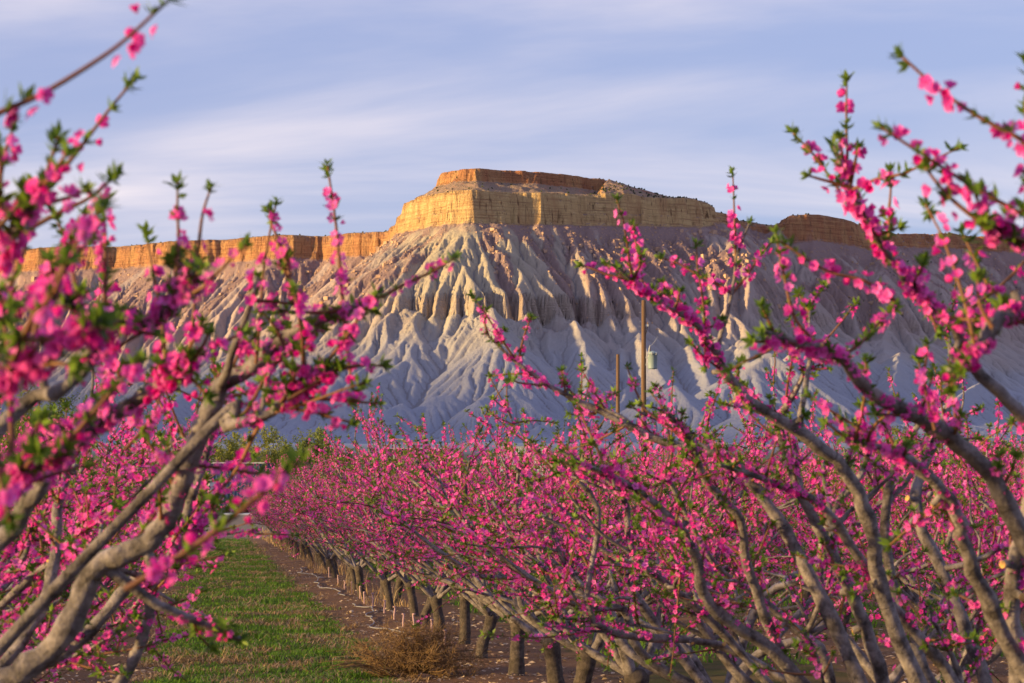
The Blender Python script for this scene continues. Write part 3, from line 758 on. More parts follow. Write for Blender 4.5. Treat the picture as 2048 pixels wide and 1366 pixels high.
def along(P, k, rng):
    L = np.concatenate([[0], np.cumsum(np.linalg.norm(np.diff(P, axis=0), axis=1))]) + rng.rand() * 50
    return np.concatenate([np.repeat(L, k), L[-1:]]).astype(np.float32)
def grow(rng, limbs, density=1.0, shoot_len=(0.22, 0.72), n_shoot=15, n_second=3, tmin=0.22, extra_shoots=(), second_len=(0.35, 0.95), outdir=None, k_limb=8, leafy=0.30):
    """limbs: list of (points, radii). Returns limb soups, shoot soup, flower arrays, tuft arrays, cut ends"""
    soups = []; shoots = Soup(); FC, FD, TC, TD = [], [], [], []; cuts = []
    carriers = []
    for P, R in limbs:
        s = Soup(); R = np.array(R) * (1 + 0.13 * (rng.rand(len(R)) < 0.22))
        V, F = tube(P, R, k_limb, 0.20, rng); s.add(V, F, along(P, k_limb, rng)); soups.append(s)
        L = np.linalg.norm(np.diff(P, axis=0), axis=1).sum()
        carriers.append((P, R, L, s, 1.0))
        T = np.gradient(P, axis=0); T /= np.linalg.norm(T, axis=1)[:, None]
        for q in range(n_second):
            t = 0.25 + 0.68 * (q + rng.rand()) / max(n_second, 1); i = min(int(t * (len(P) - 1)), len(P) - 2)
            d = T[i] * 0.75 + rng.randn(3) * 0.55 + np.array((0, 0, 0.25)); d /= np.linalg.norm(d)
            ln = second_len[0] + (second_len[1] - second_len[0]) * rng.rand(); m = 7
            pts = [P[i]]
            for j in range(m):
                d = d + rng.randn(3) * 0.16 + np.array((0, 0, 0.05)); d /= np.linalg.norm(d); pts.append(pts[-1] + d * ln / m)
            pts = np.array(pts); rr = R[i] * 0.62 * np.linspace(1, 0.4, m + 1)
            V, F = tube(pts, rr, 6, 0.2, rng); s.add(V, F, along(pts, 6, rng))
            carriers.append((pts, rr, ln, s, 1.0))
        # pruned stubs with pale cut faces
        for q in range(rng.randint(1, 4)):
            i = rng.randint(len(P) // 3, len(P) - 1)
            d = rng.randn(3) + np.array((0, 0, 0.4)); d -= T[i] * np.dot(d, T[i]); d /= np.linalg.norm(d)
            rs = min(R[i] * 0.55, 0.02); end = P[i] + d * (R[i] + 0.025)
            V, F = tube(np.array([P[i], end]), [rs * 1.15, rs], 6); s.add(V, F, 0.5); cuts.append((end, d, rs * 0.95))
    paths = []
    for P, R, L, s, wgt in carriers:
        T = np.gradient(P, axis=0); T /= np.linalg.norm(T, axis=1)[:, None] + 1e-9
        for q in range(max(2, int(n_shoot * L))):
            t = tmin + (1 - tmin) * rng.rand() ** 0.8; f = t * (len(P) - 1); i = min(int(f), len(P) - 2); p = P[i] + (P[i + 1] - P[i]) * (f - i)
            d = T[i] * 0.55 + rng.randn(3) * 0.6 + np.array((0, 0, 0.34))
            if outdir is not None: d = d + np.array(outdir) * 0.2
            d /= np.linalg.norm(d); ln = shoot_len[0] + (shoot_len[1] - shoot_len[0]) * rng.rand() ** 1.7; m = 4
            pts = [p]
            for j in range(m):
                d = d + rng.randn(3) * 0.10 + np.array((0, 0, 0.03)); d /= np.linalg.norm(d); pts.append(pts[-1] + d * ln / m)
            paths.append((np.array(pts), ln))
        if s is not None:     # the thin end of a carrier flowers too
            j = len(P) // 2; paths.append((P[j:], L * 0.5))
    for e in extra_shoots: paths.append((e, np.linalg.norm(np.diff(e, axis=0), axis=1).sum()))
    for pts, ln in paths:
        V, F = tube(pts, np.linspace(0.0052, 0.0024, len(pts)), 4); shoots.add(V, F, rng.rand())
        hgt_w = 0.55 + 0.6 * float(sstep(0.5, 1.4, pts[-1][2]))                 # fewer flowers low down
        nn = max(3, int(ln / 0.020)); tn = (np.arange(nn) + rng.rand(nn)) / nn
        fill = np.clip(0.5 + 1.1 * rng.rand() + 0.9 * np.sin(tn * (2 + 3 * rng.rand()) * 3.1 + rng.rand() * 6), 0, 1.8) * density * hgt_w * (tn < 0.90)
        cnt = np.floor(fill * 1.15 + rng.rand(nn)).astype(int)
        t = np.clip(np.repeat(tn, cnt) + rng.randn(cnt.sum()) * 0.004 / max(ln, 0.1), 0.01, 0.985) * (len(pts) - 1); n = len(t)
        if n:
            i = np.minimum(t.astype(int), len(pts) - 2); f = (t - i)[:, None]
            c = pts[i] * (1 - f) + pts[i + 1] * f; ax = pts[i + 1] - pts[i]; ax /= np.linalg.norm(ax, axis=1)[:, None] + 1e-9
            dv = rng.randn(n, 3); dv -= ax * (dv * ax).sum(1)[:, None]; dv /= np.linalg.norm(dv, axis=1)[:, None] + 1e-9; dv = dv + 0.45 * ax
            FC.append(c + dv * (0.006 + 0.008 * rng.rand(n))[:, None]); FD.append(dv)
        tl = tn[rng.rand(nn) < leafy]; tl = np.concatenate([[0.999, 0.97, 0.93], tl])
        t = tl * (len(pts) - 1); i = np.minimum(t.astype(int), len(pts) - 2); f = (t - i)[:, None]
        c = pts[i] * (1 - f) + pts[i + 1] * f; ax = pts[i + 1] - pts[i]; ax /= np.linalg.norm(ax, axis=1)[:, None] + 1e-9
        dv = ax * 0.9 + rng.randn(len(c), 3) * 0.5 + np.array((0, 0, 0.25)); dv[0] = ax[0]
        TC.append(c); TD.append(dv)
    return soups, shoots, np.concatenate(FC), np.concatenate(FD), np.concatenate(TC), np.concatenate(TD), cuts

# materials
def bark_mat(name, dark, light, scale):
    t = NT(name, 0.72, 0.3)
    co = t.coord(); n = t.noise(co, scale, 6, 0.65); n2 = t.noise(co, scale * 4.5, 4, 0.7)
    c = t.mix(t.ramp(n, [(0.36, 0.0), (0.64, 1.0)]), dark, light)
    c = t.mix(t.ramp(n2, [(0.60, 0.0), (0.72, 0.75)]), c, tuple(v * 0.35 for v in dark))
    cb_ = t.n.new('ShaderNodeCombineXYZ'); t.l.new(t.attr('tint'), cb_.inputs[0])
    ring = t.noise(cb_.outputs[0], 17.0, 3, 0.7); scar = t.ramp(ring, [(0.60, 0.0), (0.70, 0.85)])
    c = t.mix(t.math('MULTIPLY', scar, t.ramp(n, [(0.3, 0.4), (0.6, 1.0)])), c, tuple(v * 0.4 for v in dark))
    t.color(c); t.bump(t.math('SUBTRACT', t.math('ADD', n, t.math('MULTIPLY', n2, 0.6)), t.math('MULTIPLY', scar, 0.5)), 1.0, 0.014)
    return t.m
bark = bark_mat('limb_bark', (0.05, 0.042, 0.042), (0.28, 0.25, 0.265), 16.0)
trunk_bark = bark_mat('trunk_bark', (0.03, 0.024, 0.021), (0.10, 0.08, 0.07), 22.0)
shoot_mat = leafmat('shoot_bark', (0.13, 0.05, 0.035), (0.20, 0.10, 0.05), 0.0, 0.6)
petal_mat = leafmat('petal_pink', (0.80, 0.012, 0.38), (0.97, 0.22, 0.74), 0.48, 0.6)
leaf_mat = leafmat('young_leaf', (0.05, 0.11, 0.014), (0.19, 0.30, 0.035), 0.4, 0.5)
cut_mat = plain('cut_wood', (0.62, 0.36, 0.13), 0.8, 0.2, 0.2, 60.0)
def petal_soup(rng, C, D, S=0.0142):
    n = len(C); bud = rng.rand(n) < 0.28; s = Soup()
    S_ = S * (0.75 + 0.5 * rng.rand(n)); ti = np.clip(0.5 + 0.27 * rng.randn(n), 0, 1)
    V, F, t = scatter(FLV, FLF, C[~bud], D[~bud], S_[~bud], rng, ti[~bud]); s.add(V, F, t)
    V, F, t = scatter(BUV, BUF, C[bud], D[bud], S_[bud] * 0.8, rng, ti[bud] * 0.4); s.add(V, F, t)
    return s
def tuft_soup(rng, C, D, S=0.026):
    s = Soup(); n = len(C); V, F, t = scatter(TUV, TUF, C, D, S * (0.6 + 0.7 * rng.rand(n)), rng, rng.rand(n)); s.add(V, F, t); return s
def disc_soup(cuts):
    s = Soup(); a = np.arange(7) * 2 * np.pi / 7
    for c, d, r in cuts:
        d = d / np.linalg.norm(d); u = np.cross(d, (0.31, 0.2, 0.9)); u /= np.linalg.norm(u); v = np.cross(d, u)
        V = np.concatenate([[c + d * 0.004], c + d * 0.002 + r * (np.cos(a)[:, None] * u + np.sin(a)[:, None] * v)])
        s.add(V, np.array([(0, 1 + k, 1 + (k + 1) % 7) for k in range(7)]))
    return s

def trunk_soup(rng, top, r0=0.085):
    P = spline([(0, 0, -0.06), (0.25 * top[0] + rng.randn() * 0.015, 0.25 * top[1] + rng.randn() * 0.015, top[2] * 0.35), (0.7 * top[0], 0.7 * top[1], top[2] * 0.75), (top[0], top[1], top[2] + 0.05)], 4)
    t = np.linspace(0, 1, len(P)); R = r0 * (1.0 + 0.35 * np.exp(-t * 9) + 0.035 * np.sin(t * 7 + rng.rand() * 6) + 0.18 * sstep(0.6, 0.95, t)); R[-1] *= 0.6
    s = Soup(); V, F = tube(P, R, 12, 0.16, rng); s.add(V, F); return s

def orchard_tree_meshes(seed):
    rng = np.random.RandomState(seed)
    top = np.array((rng.randn() * 0.05, rng.randn() * 0.06, 0.40 + 0.14 * rng.rand()))
    limbs = []
    nl = rng.randint(8, 10)
    for i in range(nl):
        az = (0 if i % 2 == 0 else math.pi) + rng.uniform(-0.75, 0.75)
        reach = rng.uniform(0.85, 1.6); h = rng.uniform(1.6, 2.2)
        o = np.array((math.cos(az), math.sin(az), 0))
        p0 = top + o * 0.03; p3 = top + o * reach; p3[2] = h
        p1 = top + o * reach * rng.uniform(0.16, 0.34); p1[2] = top[2] + (h - top[2]) * rng.uniform(0.18, 0.34)
        p2 = top + o * reach * rng.uniform(0.50, 0.75); p2[2] = top[2] + (h - top[2]) * rng.uniform(0.48, 0.66)
        pts = [p0, p1 + rng.randn(3) * 0.05, (p1 + p2) / 2 + rng.randn(3) * 0.06, p2 + rng.randn(3) * 0.07, (p2 + p3) / 2 + rng.randn(3) * 0.08, p3]
        P = spline(pts, 4); t = np.linspace(0, 1, len(P))
        r0 = rng.uniform(0.026, 0.038); R = r0 * (1 - 0.72 * t ** 0.8) * (1 + 0.10 * rng.randn(len(P)).clip(-1, 1))
        limbs.append((P, R))
    soups, shoots, fc, fd, tc, td, cuts = grow(rng, limbs, 0.86, leafy=0.36, n_shoot=6.6, n_second=4, tmin=0.20, shoot_len=(0.16, 0.58))
    out = [('trunk', trunk_soup(rng, top, rng.uniform(0.056, 0.072)).mesh('trunk'), trunk_bark, None)]
    for s in soups: out.append(('limb', s.mesh('limb'), bark, None))
    out.append(('cut_ends', disc_soup(cuts).mesh('cut_ends', False), cut_mat, 'stuff'))
    out.append(('shoots', shoots.mesh('shoots'), shoot_mat, 'stuff'))
    out.append(('blossoms', petal_soup(rng, fc, fd).mesh('blossoms'), petal_mat, 'stuff'))
    out.append(('leaves', tuft_soup(rng, tc, td).mesh('leaves'), leaf_mat, 'stuff'))
    for nme, me, mt, kd in out: me.materials.append(mt)
    return out
VARIANTS = [orchard_tree_meshes(100 + i) for i in range(6)]
def ordinal(n):
    u = ['', 'first', 'second', 'third', 'fourth', 'fifth', 'sixth', 'seventh', 'eighth', 'ninth', 'tenth', 'eleventh', 'twelfth', 'thirteenth', 'fourteenth', 'fifteenth', 'sixteenth', 'seventeenth', 'eighteenth', 'nineteenth']
    if n < 20: return u[n]
    te = {2: 'twent', 3: 'thirt', 4: 'fort', 5: 'fift'}[n // 10]
    return te + 'ieth' if n % 10 == 0 else te + 'y-' + u[n % 10]
rt = random.Random(4)
SPACING = 2.3
ROWNAME = {-6.04: 'row beyond the left-hand row', -1.60: 'row on the hoseless side of the grass aisle', 2.84: 'row with the drip hose'}
def place_tree(a, l, label, group):
    a += rt.uniform(-0.25, 0.25); l += rt.uniform(-0.12, 0.12)
    p = row(a, l); z = float(ground_z(np.array([p.x]), np.array([p.y]))[0])
    flip = rt.random() < 0.5
    e = empty('peach_tree', (p.x, p.y, z), label, 'tree', group, TH + (math.pi if flip else 0) + rt.uniform(-0.16, 0.16))
    sc = rt.uniform(0.92, 1.08); e.scale = (sc, sc, sc * rt.uniform(0.96, 1.06) * (1 - 0.16 * max(0.0, min(1.0, (26 - a) / 12))))
    for nme, me, mt, kd in rt.choice(VARIANTS):
        link(nme, me, None, e, kind=kd)
ORDROW = ['', '', '', 'second', 'third', 'fourth', 'fifth', 'sixth', 'seventh']
for ri, l in enumerate(ROWL):
    a0 = 8.7 if l == -1.60 else 10.9
    na = int((101 - a0) / SPACING) + 1
    for k in range(na):
        a = a0 + k * SPACING
        p = row(a, l); ang = (p.x) / max(p.y, 1)
        if l > 2.9 and ang > 0.212 + 1.9 / p.y: continue
        if l < -1 and ang < -0.212 - 1.9 / p.y: continue
        if l == 2.84:
            j = round((a - 22.4) / SPACING)
            if j == 0: lab = 'pink blossoming peach tree right beside the tumbleweed in the drip-hose row'
            elif j > 0: lab = f'pink blossoming peach tree, {ordinal(j)} past the tumbleweed along the drip-hose row'
            else: lab = f'pink blossoming peach tree, {ordinal(-j)} before the tumbleweed in the drip-hose row'
            grp = 'peach trees of the row with the drip hose'
        elif l == -1.60:
            lab = f'pink peach tree, {ordinal(na - k)} from the gravel lane, across the grass aisle from the hose'; grp = 'peach trees of the row across the aisle from the hose'
        elif l < -2:
            lab = f'pink peach tree, {ordinal(na - k)} from the lane, two rows across from the drip hose'; grp = 'peach trees two rows across from the hose'
        else:
            nm = ORDROW[ri]; lab = f'pink peach tree, {ordinal(na - k)} from the lane in the {nm} row counted from the hose row'; grp = f'peach trees of the {nm} row counted from the hose row'
        place_tree(a, l, lab, grp)
# ------------------------------------------------------------------ the nearest trees, whose limbs reach over the aisle beside the camera
def petal_grid_flower(tint, open_=1.0, seed=0):
    r = np.random.RandomState(seed); s = Soup()
    for k in range(5):
        a = k * 2 * math.pi / 5 + 0.12 * r.randn(); o = open_ * (0.9 + 0.25 * r.rand())
        prof = [(0.08, 0.06, 0.0), (0.45, 0.36, 0.16 + 0.5 * (1 - o)), (0.80, 0.42, 0.40 + 0.8 * (1 - o)), (1.02, 0.16, 0.50 + 0.95 * (1 - o))]
        V = []
        for (rr, w, z) in prof:
            rr = rr * (0.4 + 0.6 * o)
            for q in (-1, 0, 1): V.append((rr - 0.03 * abs(q), q * w, z + 0.10 * abs(q)))
        V = np.array(V); ca, sa = math.cos(a), math.sin(a)
        V = np.stack([V[:, 0] * ca - V[:, 1] * sa, V[:, 0] * sa + V[:, 1] * ca, V[:, 2]], 1)
        F = []
        for i in range(3):
            for j in range(2):
                p = i * 3 + j; F += [(p, p + 3, p + 4), (p, p + 4, p + 1)]
        s.add(V, np.array(F), np.clip(tint + 0.08 * r.randn() - 0.25 * (np.arange(12) < 3), 0, 1).astype(np.float32))
    return s.mesh('blossom')
FLOWERS = [petal_grid_flower(t_, o_, i) for i, (t_, o_) in enumerate([(0.25, 1.0), (0.5, 1.0), (0.75, 0.95), (0.95, 1.0), (0.1, 0.35), (0.35, 0.7)])]
for f_ in FLOWERS: f_.materials.append(petal_mat)
TUFTS = []
for i in range(4):
    tv, tf = tuft_template(20 + i); sp = Soup(); sp.add(tv, tf, 0.15 + 0.23 * i); m_ = sp.mesh('leaf_tuft'); m_.materials.append(leaf_mat); TUFTS.append(m_)

def hero(a, l, limbs, shoots_, label, seed,  n_shoot=8, n2=1, top_h=0.55, density=1.1, nind=300, fs=0.0122):
    rng = np.random.RandomState(seed)
    p = row(a, l); base = np.array((p.x, p.y, float(ground_z(np.array([p.x]), np.array([p.y]))[0])))
    e = empty('peach_tree', tuple(base), label, 'tree', 'peach trees whose limbs reach over the aisle')
    top = np.array((rng.randn() * 0.04, rng.randn() * 0.04, top_h))
    L = []
    for lm in limbs:
        pts = [np.array(at(q[0], q[1], q[2])) - base for q in lm]; rad = [q[3] * 0.76 for q in lm]
        d = pts[0] - top
        pre = top + d * 0.5 + np.array((0, 0, -0.10 * np.linalg.norm(d)))
        pts = [top * 1.0, pre] + pts; rad = [min(rad[0] * 1.5, 0.055), rad[0] * 1.2] + rad
        P = spline(pts, 5); R = np.interp(np.linspace(0, len(rad) - 1, len(P)), np.arange(len(rad)), rad) * (1 + 0.035 * rng.randn(len(P)).clip(-1.5, 1.5))
        P[8:-3] += rng.randn(len(P[8:-3]), 3) * 0.0025
        L.append((P, R))
    ex = [spline([np.array(at(*q)) - base for q in sh], 4) for sh in shoots_]
    soups, shoots, fc, fd, tc, td, cuts = grow(rng, L, density, (0.05, 0.30), n_shoot, n2, 0.36, ex, (0.2, 0.45), None, 12, 0.42)
    tm = trunk_soup(rng, top, 0.09).mesh('trunk'); link('trunk', tm, trunk_bark, e)
    for s in soups: link('limb', s.mesh('limb'), bark, e)
    for c, d, r_ in cuts: link('cut_end', disc_soup([(c, d, r_)]).mesh('cut_end', False), cut_mat, e)
    link('shoots', shoots.mesh('shoots'), shoot_mat, e, kind='stuff')
    # the flowers and leaf tufts that show largest are single parts, the rest one part each
    def pick(C, n):
        W = C + base; u = W[:, 0] / W[:, 1]; v = (W[:, 2] - CAMZ) / W[:, 1]
        inf = (np.abs(u) < 0.215) & (v < 0.215) & (v > -0.08)
        key = np.where(inf, W[:, 1], 1e3); o = np.argsort(key)[:n]; o = o[key[o] < 900]
        m = np.zeros(len(C), bool); m[o] = True; return m
    fm = pick(fc, nind); tmk = pick(tc, 260)
    def put(name, meshes, C, D, S):
        for c, d in zip(C, D):
            me = meshes[rng.randint(len(meshes))]; s = S * (0.75 + 0.5 * rng.rand())
            o = link(name, me, None, e); o.location = c
            q = Vector(d).to_track_quat('Z', 'Y'); o.rotation_mode = 'QUATERNION'; o.rotation_quaternion = q; o.scale = (s, s, s)
    put('blossom', FLOWERS, fc[fm], fd[fm], fs); put('leaf_tuft', TUFTS, tc[tmk], td[tmk], 0.024)
    if (~fm).sum(): link('blossoms', petal_soup(rng, fc[~fm], fd[~fm], 0.0125).mesh('blossoms'), petal_mat, e, kind='stuff')
    if (~tmk).sum(): link('leaves', tuft_soup(rng, tc[~tmk], td[~tmk], 0.025).mesh('leaves'), leaf_mat, e, kind='stuff')

def lm(y0, y1, pts):
    """limb trace: points (px, py, radius in cm), distance running from y0 to y1"""
    n = len(pts); return [(p[0], p[1], y0 + (y1 - y0) * i / (n - 1), p[2] / 100.0) for i, p in enumerate(pts)]
def sh(y, pts): return [(p[0], p[1], y) for p in pts]
hero(5.6, -1.60, [
    lm(5.3, 5.0, [(-120, 1440, 3.8), (60, 1335, 3.6), (140, 1245, 3.4), (190, 1140, 3.2), (250, 1105, 3.2), (310, 1070, 3.0), (352, 1000, 2.8), (375, 920, 2.8), (410, 840, 2.6), (440, 780, 2.4), (500, 735, 2.2), (560, 685, 2.0), (605, 650, 1.9), (680, 625, 1.3), (735, 600, 0.9)]),
    lm(5.0, 4.9, [(405, 870, 1.6), (450, 852, 1.5), (520, 835, 1.3), (575, 795, 1.1), (625, 765, 0.8), (672, 732, 0.5)]),
    lm(4.9, 4.5, [(-160, 1220, 2.8), (10, 1075, 2.4), (55, 1010, 2.2), (110, 925, 2.0), (195, 850, 1.8), (285, 795, 1.6), (330, 760, 1.2), (380, 740, 0.8)]),
], [sh(5.05, [(512, 728), (520, 640), (530, 520), (553, 402)]), sh(5.0, [(692, 690), (682, 560), (672, 450), (655, 330)]), sh(5.0, [(690, 610), (696, 710), (707, 790)]),
    sh(4.9, [(575, 800), (640, 760), (680, 730)]), sh(5.1, [(250, 900), (300, 840), (330, 770)]), sh(5.1, [(380, 700), (390, 600), (395, 520)])],
    'near peach tree with thick bent grey limb ending in pruned stub above the aisle', 31, 7.0, 2)
hero(3.3, -1.60, [
    lm(4.0, 3.9, [(-160, 800, 1.9), (0, 640, 1.5), (45, 602, 1.4), (95, 600, 1.3), (150, 610, 0.9)]),
    lm(4.1, 4.0, [(-40, 900, 1.6), (120, 780, 1.4), (175, 730, 1.3), (205, 668, 1.25), (300, 635, 1.1), (360, 592, 0.9), (385, 540, 0.6)]),
    lm(3.6, 3.5, [(-140, 1060, 1.6), (0, 980, 1.3), (70, 932, 1.1), (130, 895, 0.7)]),
    lm(3.0, 2.9, [(-180, 860, 1.3), (0, 765, 1.0), (110, 702, 0.8), (200, 640, 0.5)]),
    lm(3.5, 3.3, [(-200, 700, 1.2), (-40, 560, 1.0), (30, 470, 0.8), (60, 400, 0.6)]),
], [sh(2.9, [(-60, 262), (0, 225), (80, 190), (180, 130), (250, 80), (335, 2)]), sh(3.5, [(60, 410), (100, 370), (150, 310), (210, 230), (268, 160)]), sh(3.6, [(20, 480), (110, 430), (180, 395), (232, 350)]),
    sh(4.05, [(380, 580), (396, 500), (405, 430), (422, 375)]), sh(3.2, [(250, 1180), (400, 1085), (520, 990), (600, 925)]), sh(3.5, [(0, 350), (15, 290), (25, 260)]), sh(3.3, [(-20, 470), (30, 420), (45, 380)])],
    'nearest peach tree of the hoseless row, its thin twigs rising high against the sky', 32, 4.5, 0, fs=0.0108)
hero(7.9, -1.60, [
    lm(7.8, 7.4, [(90, 1470, 3.2), (215, 1395, 2.6), (270, 1310, 2.4), (298, 1230, 2.2), (305, 1180, 2.1), (345, 1100, 2.0), (390, 980, 1.8), (415, 890, 1.5), (432, 825, 1.2), (445, 770, 0.8)]),
    lm(7.7, 7.9, [(-100, 1440, 3.0), (60, 1260, 2.6), (110, 1120, 2.3), (115, 1010, 2.0), (150, 900, 1.6), (180, 820, 1.2)]),
    lm(7.6, 7.6, [(-120, 1480, 3.0), (20, 1366, 2.8), (150, 1290, 2.6), (260, 1170, 2.2), (330, 1120, 1.8), (390, 1060, 1.2), (450, 1020, 0.8)]),
], [], 'peach tree with pale grey curving limb rising from low beside the grass edge', 33, 9.0, 2)
hero(4.0, 2.84, [
    lm(4.35, 4.25, [(2230, 690, 2.2), (2048, 628, 1.9), (1992, 648, 1.9), (1955, 700, 1.6), (1900, 745, 1.2)]),
    lm(4.0, 3.8, [(2250, 590, 1.6), (2100, 505, 1.3), (2048, 482, 1.2), (1975, 455, 1.1)]),
], [sh(3.6, [(2200, 372), (2048, 282), (1962, 236), (1880, 180), (1798, 108)]), sh(3.8, [(2150, 482), (2048, 430), (1950, 376), (1850, 312), (1762, 255)]), sh(3.8, [(1990, 462), (1935, 425), (1890, 385), (1850, 335)]),
    sh(4.5, [(2080, 660), (2040, 625), (1985, 580), (1960, 540), (1925, 465)]), sh(4.2, [(1985, 655), (1960, 610), (1955, 560)])],
    'nearest peach tree of the drip-hose row, leafy twigs arching in against the sky', 34, 4.0, 0, fs=0.0112)
hero(6.3, 2.84, [
    lm(5.7, 5.0, [(2260, 1160, 2.8), (2120, 930, 2.2), (2048, 838, 2.0), (1965, 750, 1.8), (1908, 655, 1.6), (1850, 592, 1.3), (1800, 547, 1.0), (1755, 475, 0.7), (1705, 385, 0.5), (1668, 292, 0.35)]),
    lm(5.9, 5.2, [(2190, 1330, 3.3), (2048, 1075, 3.0), (1985, 958, 2.8), (1900, 876, 2.6), (1812, 822, 2.3), (1738, 782, 2.0), (1692, 722, 1.6), (1640, 700, 1.2), (1530, 664, 0.7)]),
    lm(6.3, 5.8, [(2100, 1420, 3.2), (1990, 1230, 2.8), (1930, 1090, 2.4), (1900, 1000, 2.1), (1830, 930, 1.7), (1770, 900, 1.1), (1700, 880, 0.6)]),
    lm(6.4, 6.2, [(2075, 1480, 3.6), (2034, 1300, 3.2), (2022, 1180, 2.8), (2050, 1040, 2.3), (2062, 870, 1.7)]),
], [sh(5.3, [(1650, 702), (1592, 640), (1572, 570), (1552, 468)]), sh(5.2, [(1790, 602), (1730, 562), (1650, 540), (1560, 482)]), sh(5.3, [(1870, 860), (1850, 770), (1855, 690)])],
    'peach tree of the drip-hose row with long blossoming limb crossing before the butte', 45, 6.0, 0)
hero(8.6, 2.84, [
    lm(8.4, 7.0, [(1860, 1420, 4.0), (1765, 1190, 3.4), (1742, 1062, 3.2), (1690, 940, 3.0), (1600, 866, 2.7), (1500, 802, 2.3), (1450, 742, 1.9), (1402, 660, 1.4), (1345, 618, 1.0), (1285, 580, 0.7), (1235, 535, 0.4)]),
    lm(8.5, 8.4, [(1760, 1440, 3.8), (1650, 1210, 3.2), (1570, 1060, 2.9), (1500, 962, 2.6), (1425, 905, 2.3), (1330, 885, 2.0), (1255, 848, 1.7), (1150, 800, 1.3), (1050, 738, 0.9), (972, 668, 0.5)]),
    lm(8.9, 9.3, [(1990, 1420, 3.6), (1900, 1180, 3.0), (1830, 1000, 2.6), (1880, 860, 2.0), (1905, 740, 1.4), (1890, 640, 0.8)]),
    lm(8.8, 8.2, [(1800, 1450, 3.6), (1730, 1250, 3.0), (1660, 1100, 2.7), (1590, 960, 2.3), (1560, 850, 1.8), (1600, 760, 1.2), (1640, 690, 0.7)]),
    lm(8.6, 7.8, [(1700, 1460, 3.4), (1540, 1300, 3.0), (1420, 1210, 2.6), (1385, 1100, 2.3), (1310, 1010, 1.9), (1240, 960, 1.4), (1170, 930, 0.8)]),
    lm(8.7, 8.0, [(1640, 1460, 2.8), (1560, 1300, 2.5), (1500, 1150, 2.2), (1480, 1040, 1.9), (1410, 960, 1.6), (1380, 880, 1.2), (1330, 820, 0.7)]),
    lm(8.9, 9.0, [(1840, 1450, 2.8), (1700, 1290, 2.5), (1640, 1180, 2.2), (1660, 1040, 1.9), (1730, 930, 1.5), (1745, 850, 1.0)]),
    lm(8.6, 7.9, [(1960, 1450, 3.0), (1870, 1310, 2.7), (1780, 1210, 2.4), (1720, 1120, 2.1), (1640, 1010, 1.8), (1530, 960, 1.3), (1440, 930, 0.8)]),
    lm(8.9, 8.6, [(1900, 1450, 3.2), (1815, 1260, 2.8), (1770, 1080, 2.4), (1790, 930, 1.8), (1850, 830, 1.1)]),
], [], 'peach tree of the drip-hose row with low limbs sweeping across to the utility poles', 36, 9.0, 2)
# ------------------------------------------------------------------ things at the orchard's edge and beyond
def gz(x, y): return float(ground_z(np.array([float(x)]), np.array([float(y)]))[0])
def box_mesh(name, x0, x1, y0, y1, z0, z1, bevel=0.0):
    bm = bmesh.new(); bmesh.ops.create_cube(bm, size=1.0)
    for v in bm.verts: v.co = Vector(((x0 + x1) / 2 + v.co.x * (x1 - x0), (y0 + y1) / 2 + v.co.y * (y1 - y0), (z0 + z1) / 2 + v.co.z * (z1 - z0)))
    if bevel: bmesh.ops.bevel(bm, geom=bm.edges[:], offset=bevel, segments=2, affect='EDGES')
    me = bpy.data.meshes.new(name); bm.to_mesh(me); bm.free(); return me
def tube_mesh(name, P, R, k=8):
    V, F = tube(np.array(P, float), np.array(R, float) if np.ndim(R) else np.full(len(P), R), k)
    return mesh_np(name, V, F)
# utility poles
pole_wood = NT('pole_wood', 0.9, 0.15)
pc = pole_wood.mapping(pole_wood.coord(), (1, 1, 0.08)); pn = pole_wood.noise(pc, 22, 5, 0.65)
pole_wood.color(pole_wood.mix(pn, (0.07, 0.042, 0.026), (0.22, 0.14, 0.085))); pole_wood.bump(pn, 0.6, 0.02); pole_wood = pole_wood.m
steel = plain('galvanised_steel', (0.42, 0.44, 0.45), 0.5, 0.5, 0.15, 12)
can_paint = plain('transformer_paint', (0.22, 0.30, 0.34), 0.45, 0.5, 0.12, 6)
porcelain = plain('porcelain', (0.30, 0.20, 0.16), 0.3, 0.5, 0.1, 10)
def lathe(name, prof, k=16):
    an = np.arange(k) * 2 * np.pi / k; V = []
    for r, z in prof: V.append(np.stack([r * np.cos(an), r * np.sin(an), np.full(k, z)], -1))
    V = np.concatenate(V); F = []
    for i in range(len(prof) - 1):
        for j in range(k): F.append((i * k + j, i * k + (j + 1) % k, (i + 1) * k + (j + 1) % k, (i + 1) * k + j))
    return mesh_np(name, V, np.array(F))
